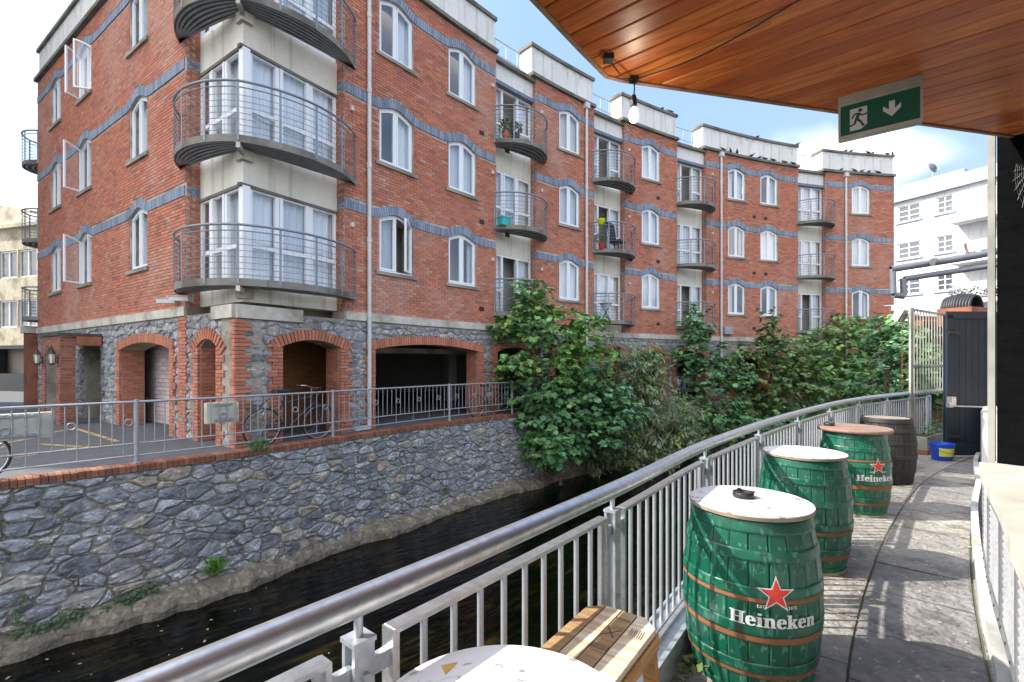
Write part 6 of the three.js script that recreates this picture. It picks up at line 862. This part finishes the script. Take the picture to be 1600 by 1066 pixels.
// ---------- white apartment block beyond ----------
{
  const A = [30.6, 39.6], B = [34.6, 31.4], path = polyPath([A, [(A[0] + B[0]) / 2, (A[1] + B[1]) / 2], B]), L = path.L, bl = thing('white_apartment_block', 'white rendered five storey apartment block with railed balconies beyond the gate', 'building', pt(path, L / 2, 0, -4));
  const add = (b, n, m) => inWorld(b, n, m, bl), white = M(0.80, 0.80, 0.80, { map: T.plaster, roughness: 0.9 }), blueTrim = M(0.30, 0.36, 0.46, { roughness: 0.8 }), roof = M(0.42, 0.46, 0.53, { map: T.metal, roughness: 0.6, metalness: 0.2 });
  const st = 2.85, lv = [0.4, 3.25, 6.1, 8.95, 11.9], ops = [], sc = [colS(path, 1420), colS(path, 1476)], bx = [colS(path, 1497), L];
  lv.forEach((y, k) => { ops.push({ s0: sc[0] - 0.75, s1: sc[0] + 0.75, y0: y + 0.9, top: () => y + 2.15 }, { s0: sc[1] - 0.5, s1: sc[1] + 0.5, y0: y + 0.9, top: () => y + 2.15 }); ops.push({ s0: bx[0] + 1.6, s1: bx[0] + 2.5, y0: y + 0.05, top: () => y + 2.1 }); });
  add(wall(new GB(), path, 0, L, 0, 14.4, ops, 0, -0.3, 2), 'wall', white); add(wall(new GB(), path, 0.3, L, 0, 14.3, [], -0.4, -9, 3), 'rooms', matRoomWall);
  add(wall(new GB(), path, -0.3, L, 14.4, 15.3, [], 0.35, -9, 3), 'roof_fascia', roof); add(wall(new GB(), path, 0.6, 4.5, 15.3, 16.0, [], -1.0, -8, 3), 'roof_upstand', roof); add(wall(new GB(), path, 0, L, 11.85, 12.0, [], 0.03, 0.001, 3), 'string_course', blueTrim);
  ops.forEach((o, i) => { const g = atWorld(sub('window', bl), bl), f = new GB(), c = (o.s0 + o.s1) / 2, q = path.at(c), w = o.s1 - o.s0, h = o.top() - o.y0, m = (x, y, bw, bh) => f.geo(new THREE.BoxGeometry(bw, bh, 0.06), new THREE.Matrix4().makeRotationY(q.a).setPosition(pt(path, c + x, o.y0 + y, -0.12))); m(0, 0.04, w, 0.08); m(0, h - 0.04, w, 0.08); m(-w / 2 + 0.04, h / 2, 0.08, h); m(w / 2 - 0.04, h / 2, 0.08, h); m(0, h / 2, 0.08, h); m(0, h * 0.33, w, 0.05); m(0, h * 0.66, w, 0.05); f.build('frame', matUPVC, g); new GB().geo(new THREE.PlaneGeometry(w, h), new THREE.Matrix4().makeRotationY(q.a).setPosition(pt(path, c, o.y0 + h / 2, -0.14))).build('pane', M(0.07, 0.08, 0.09, { roughness: 0.05, phys: true, ior: 1.8 }), g); if (i % 3 < 2) wall(new GB(), path, o.s0 - 0.15, o.s1 + 0.15, o.y0 - 0.14, o.y0, [], 0.12, -0.1).build('sill', blueTrim, g); });
  lv.slice(1).forEach((y, k) => { const g = atWorld(sub('balcony', bl), bl), a = bx[0], b = L - 0.02; wall(new GB(), path, a, b, y - 0.3, y - 0.04, [], 1.3, 0.01, 3).build('slab', white, g); const r = new GB(); for (const yy of [1.05, 0.1]) { r.bar(pt(path, a + 0.04, y + yy, 1.25), pt(path, b, y + yy, 1.25), 0.04, 0.04); r.bar(pt(path, a + 0.04, y + yy, 1.25), pt(path, a + 0.04, y + yy, 0.02), 0.04, 0.04); } for (let s = a + 0.04; s < b; s += 0.16) r.rod(pt(path, s, y - 0.03, 1.25), pt(path, s, y + 1.05, 1.25), 0.014, 4); for (let o = 0.1; o < 1.25; o += 0.16) r.rod(pt(path, a + 0.04, y - 0.03, o), pt(path, a + 0.04, y + 1.05, o), 0.014, 4); r.build('railing', blueTrim, g); });
  const ds = pt(path, colS(path, 1437), 16.0, -2), d = thing('satellite_dish', 'dark round satellite dish on the roof of the white block', 'dish', ds, 0.3); new GB().geo(new THREE.SphereGeometry(0.55, 20, 8, 0, 6.283, 0, 0.9), new THREE.Matrix4().makeRotationX(1.25).setPosition(0, 0.95, -0.35)).build('reflector', M(0.09, 0.11, 0.13, { roughness: 0.6 }), d); new GB().rod(V(0, 0, 0), V(0, 1.0, -0.05), 0.04, 6).rod(V(0, 0.7, 0), V(0, 0.85, 0.5), 0.02, 5).build('mast', matGalv, d);
  const ch = pt(path, bx[0] + 1.0, 8.95, 0.7), c = thing('balcony_chair', 'brown wooden chair on the middle balcony of the white block', 'chair', ch, 0.6), cm = M(0.25, 0.11, 0.06); new GB().box(0.55, 0.06, 0.5, 0, 0.42, 0).build('seat', cm, c); new GB().box(0.55, 0.75, 0.06, 0, 0.8, -0.25, 0, -0.2).build('backrest', cm, c); for (const [x, z] of [[-0.24, -0.2], [0.24, -0.2], [-0.24, 0.2], [0.24, 0.2]]) new GB().box(0.06, 0.42, 0.06, x, 0.21, z).build('leg', cm, c);
  const r = rng(80), pb = pt(path, bx[0] + 1.2, 6.1, 1.05), pp = thing('balcony_plants', 'row of leafy plants along the lower balcony of the white block', 'plant', pb, path.at(L / 2).a), lf = new GB(); for (let i = 0; i < 420; i++) leafQuad(lf, V((r() - 0.4) * 3.0, 0.1 + r() * 0.5 + 0.2 * Math.sin(i), (r() - 0.5) * 0.35), 0.16, r); lf.build('leaves', M(0.09, 0.14, 0.05), pp); new GB().box(3.0, 0.2, 0.3, 0.3, 0.08, 0).build('trough', M(0.3, 0.12, 0.07), pp);
}
// ---------- cream building across the courtyard ----------
{
  const path = polyPath([[-40, 31], [-30, 28], [-20.5, 25.2]]), L = path.L, b = thing('cream_building', 'cream rendered building with white windows across the courtyard', 'building', pt(path, L / 2, 0, -4)), cream = M(0.74, 0.67, 0.52, { map: T.stain, roughness: 0.9 }), add = (g, n, m) => inWorld(g, n, m, b), ops = [], cols = [colS(path, 12), colS(path, 42), colS(path, -20)];
  for (const y of [3.4, 6.2]) for (const c of cols) ops.push({ s0: c - 0.75, s1: c + 0.75, y0: y + 0.2, top: () => y + 1.75 });
  add(wall(new GB(), path, 0, L, 2.6, 9.2, ops, 0, -0.4, 3), 'wall', cream); add(wall(new GB(), path, 0, L, 0, 2.6, [{ s0: cols[0] - 0.9, s1: cols[1] + 0.9, y0: 1.0, top: () => 2.4 }], -0.01, -0.4, 3), 'shopfront', matBlack); add(wall(new GB(), path, 0.2, L - 0.2, 0, 9.1, [], -0.5, -8, 3), 'rooms', M(0.3, 0.26, 0.22)); add(wall(new GB(), path, -0.2, L + 0.2, 9.2, 9.4, [], 0.2, -8.2, 3), 'eaves', cream);
  const gb = new GB(); const s0 = colS(path, -30), s1 = colS(path, 30); gb.quad(pt(path, s0, 9.4, -0.3), pt(path, s1, 9.4, -0.3), pt(path, s1 - 0.2, 10.4, -0.6), pt(path, s0, 11.0, -0.6)); gb.quad(pt(path, s0, 11.0, -0.6), pt(path, s1 - 0.2, 10.4, -0.6), pt(path, s1 - 0.2, 10.4, -6), pt(path, s0, 11.0, -6)); add(gb, 'roof_gable', M(0.55, 0.48, 0.36, { map: T.stain }));
  ops.forEach((o) => { const g = atWorld(sub('window', b), b), f = new GB(), c = (o.s0 + o.s1) / 2, q = path.at(c), h = o.top() - o.y0, m = (x, y, w, hh) => f.geo(new THREE.BoxGeometry(w, hh, 0.07), new THREE.Matrix4().makeRotationY(q.a).setPosition(pt(path, c + x, o.y0 + y, -0.1))); m(0, 0.04, 1.5, 0.09); m(0, h - 0.04, 1.5, 0.09); for (const x of [-0.71, 0, 0.71]) m(x, h / 2, 0.09, h); f.build('frame', matUPVC, g); new GB().geo(new THREE.PlaneGeometry(1.5, h), new THREE.Matrix4().makeRotationY(q.a).setPosition(pt(path, c, o.y0 + h / 2, -0.12))).build('pane', matGlass, g); });
}
// ---------- tall block outside the picture whose shade covers the courtyard and the straight wing ----------
{
  const b = thing('neighbour_block', 'tall plain neighbouring block shading the courtyard', 'building', W(-28, 14)); const g = new GB(); g.box(11, 25.5, 11.6, 0, 12.75, -0.35); g.build('wall', M(0.55, 0.5, 0.44, { map: T.stain }), b); const w = new GB(); for (let f = 0; f < 8; f++) for (let i = 0; i < 4; i++) w.box(0.04, 1.5, 1.2, 5.51, 2 + f * 3, -4.6 + i * 2.8); w.build('windows', M(0.1, 0.12, 0.14, { roughness: 0.1 }), b); new GB().box(11.4, 0.4, 12, 0, 25.7, -0.35).build('roof', matCorniceDark, b);
}
// ---------- pots and chairs on the balconies ----------
{
  const r = rng(90), pot = (lab, px, k, off, col, leafy, cat = 'plant') => { const s = S(px, off), p = pt(arc, s, DECK[k] + 0.002, off), g = thing('potted_plant', lab, cat, p); new GB().geo(new THREE.LatheGeometry([[0, 0], [0.09, 0], [0.13, 0.22], [0.14, 0.24], [0.11, 0.24], [0, 0.2]].map(([x, y]) => new THREE.Vector2(x, y)), 14)).build('pot', M(...col, { roughness: 0.7 }), g); const lf = new GB(); for (let i = 0; i < leafy; i++) leafQuad(lf, V((r() - 0.5) * 0.4, 0.22 + r() * 0.4, (r() - 0.5) * 0.4), 0.1, r); lf.build('leaves', M(0.1, 0.18, 0.06), g); };
  pot('potted plant in terracotta on the uppermost balcony by the first recess', 790, 2, 0.25, [0.45, 0.16, 0.08], 70); pot('bushy pot plant beside the terracotta pot on the uppermost balcony', 806, 2, 0.35, [0.06, 0.06, 0.065], 110); pot('small red pot plant on the balcony with the yellow pot', 940, 1, 0.3, [0.5, 0.04, 0.06], 40);
  const yp = (() => { const s = S(937, 0.45); return pt(arc, s, DECK[1] + 0.85, 0.52); })(), y = thing('hanging_pot', 'bright yellow green flower pot hung on the balcony rail', 'pot', yp); new GB().geo(new THREE.LatheGeometry([[0, 0], [0.1, 0], [0.15, 0.2], [0.16, 0.22], [0.13, 0.22], [0, 0.17]].map(([x, q]) => new THREE.Vector2(x, q)), 14)).build('pot', M(0.6, 0.65, 0.02, { roughness: 0.6 }), y); const yl = new GB(); for (let i = 0; i < 40; i++) leafQuad(yl, V((r() - 0.5) * 0.25, 0.2 + r() * 0.15, (r() - 0.5) * 0.25), 0.08, r); yl.build('leaves', M(0.1, 0.2, 0.05), y);
  const cp = pt(arc, S(965, 0.3), DECK[1] + 0.002, 0.25), c = thing('balcony_chair', 'dark padded chair on the brick building balcony with yellow pot', 'chair', cp, 0.9), cm = M(0.02, 0.025, 0.05); new GB().box(0.5, 0.09, 0.5, 0, 0.43, 0).build('seat', cm, c); new GB().box(0.5, 0.75, 0.09, 0, 0.85, -0.22, 0, -0.15).build('backrest', cm, c); for (const [x, z] of [[-0.22, -0.2], [0.22, -0.2], [-0.22, 0.2], [0.22, 0.2]]) new GB().box(0.04, 0.4, 0.04, x, 0.2, z).build('leg', matBlack, c);
  const bx = pt(arc, S(786, 0.2), DECK[1] + 0.002, 0.25), bb = thing('storage_box', 'turquoise box on the second balcony of the first recess', 'box', bx, 0.7); new GB().box(0.35, 0.24, 0.25, 0, 0.12, 0).box(0.38, 0.03, 0.28, 0, 0.255, 0).build('box', M(0.05, 0.4, 0.42), bb);
  const tb = pt(arc, S(945, 0.2), DECK[0] + 0.002, 0.25), t = thing('bistro_set', 'small folding bistro table on the lowest balcony near the second downpipe', 'table', tb); new GB().cyl(0.25, 0.25, 0.025, 0, 0.7, 0, 20).build('tabletop', M(0.3, 0.2, 0.13), t); for (const z of [-1, 1]) new GB().rod(V(-0.18, 0, z * 0.12), V(0.18, 0.69, z * 0.12), 0.012, 5).rod(V(0.18, 0, z * 0.12), V(-0.18, 0.69, z * 0.12), 0.012, 5).build('leg', matBlack, t);
}
renderer.render(scene, camera);
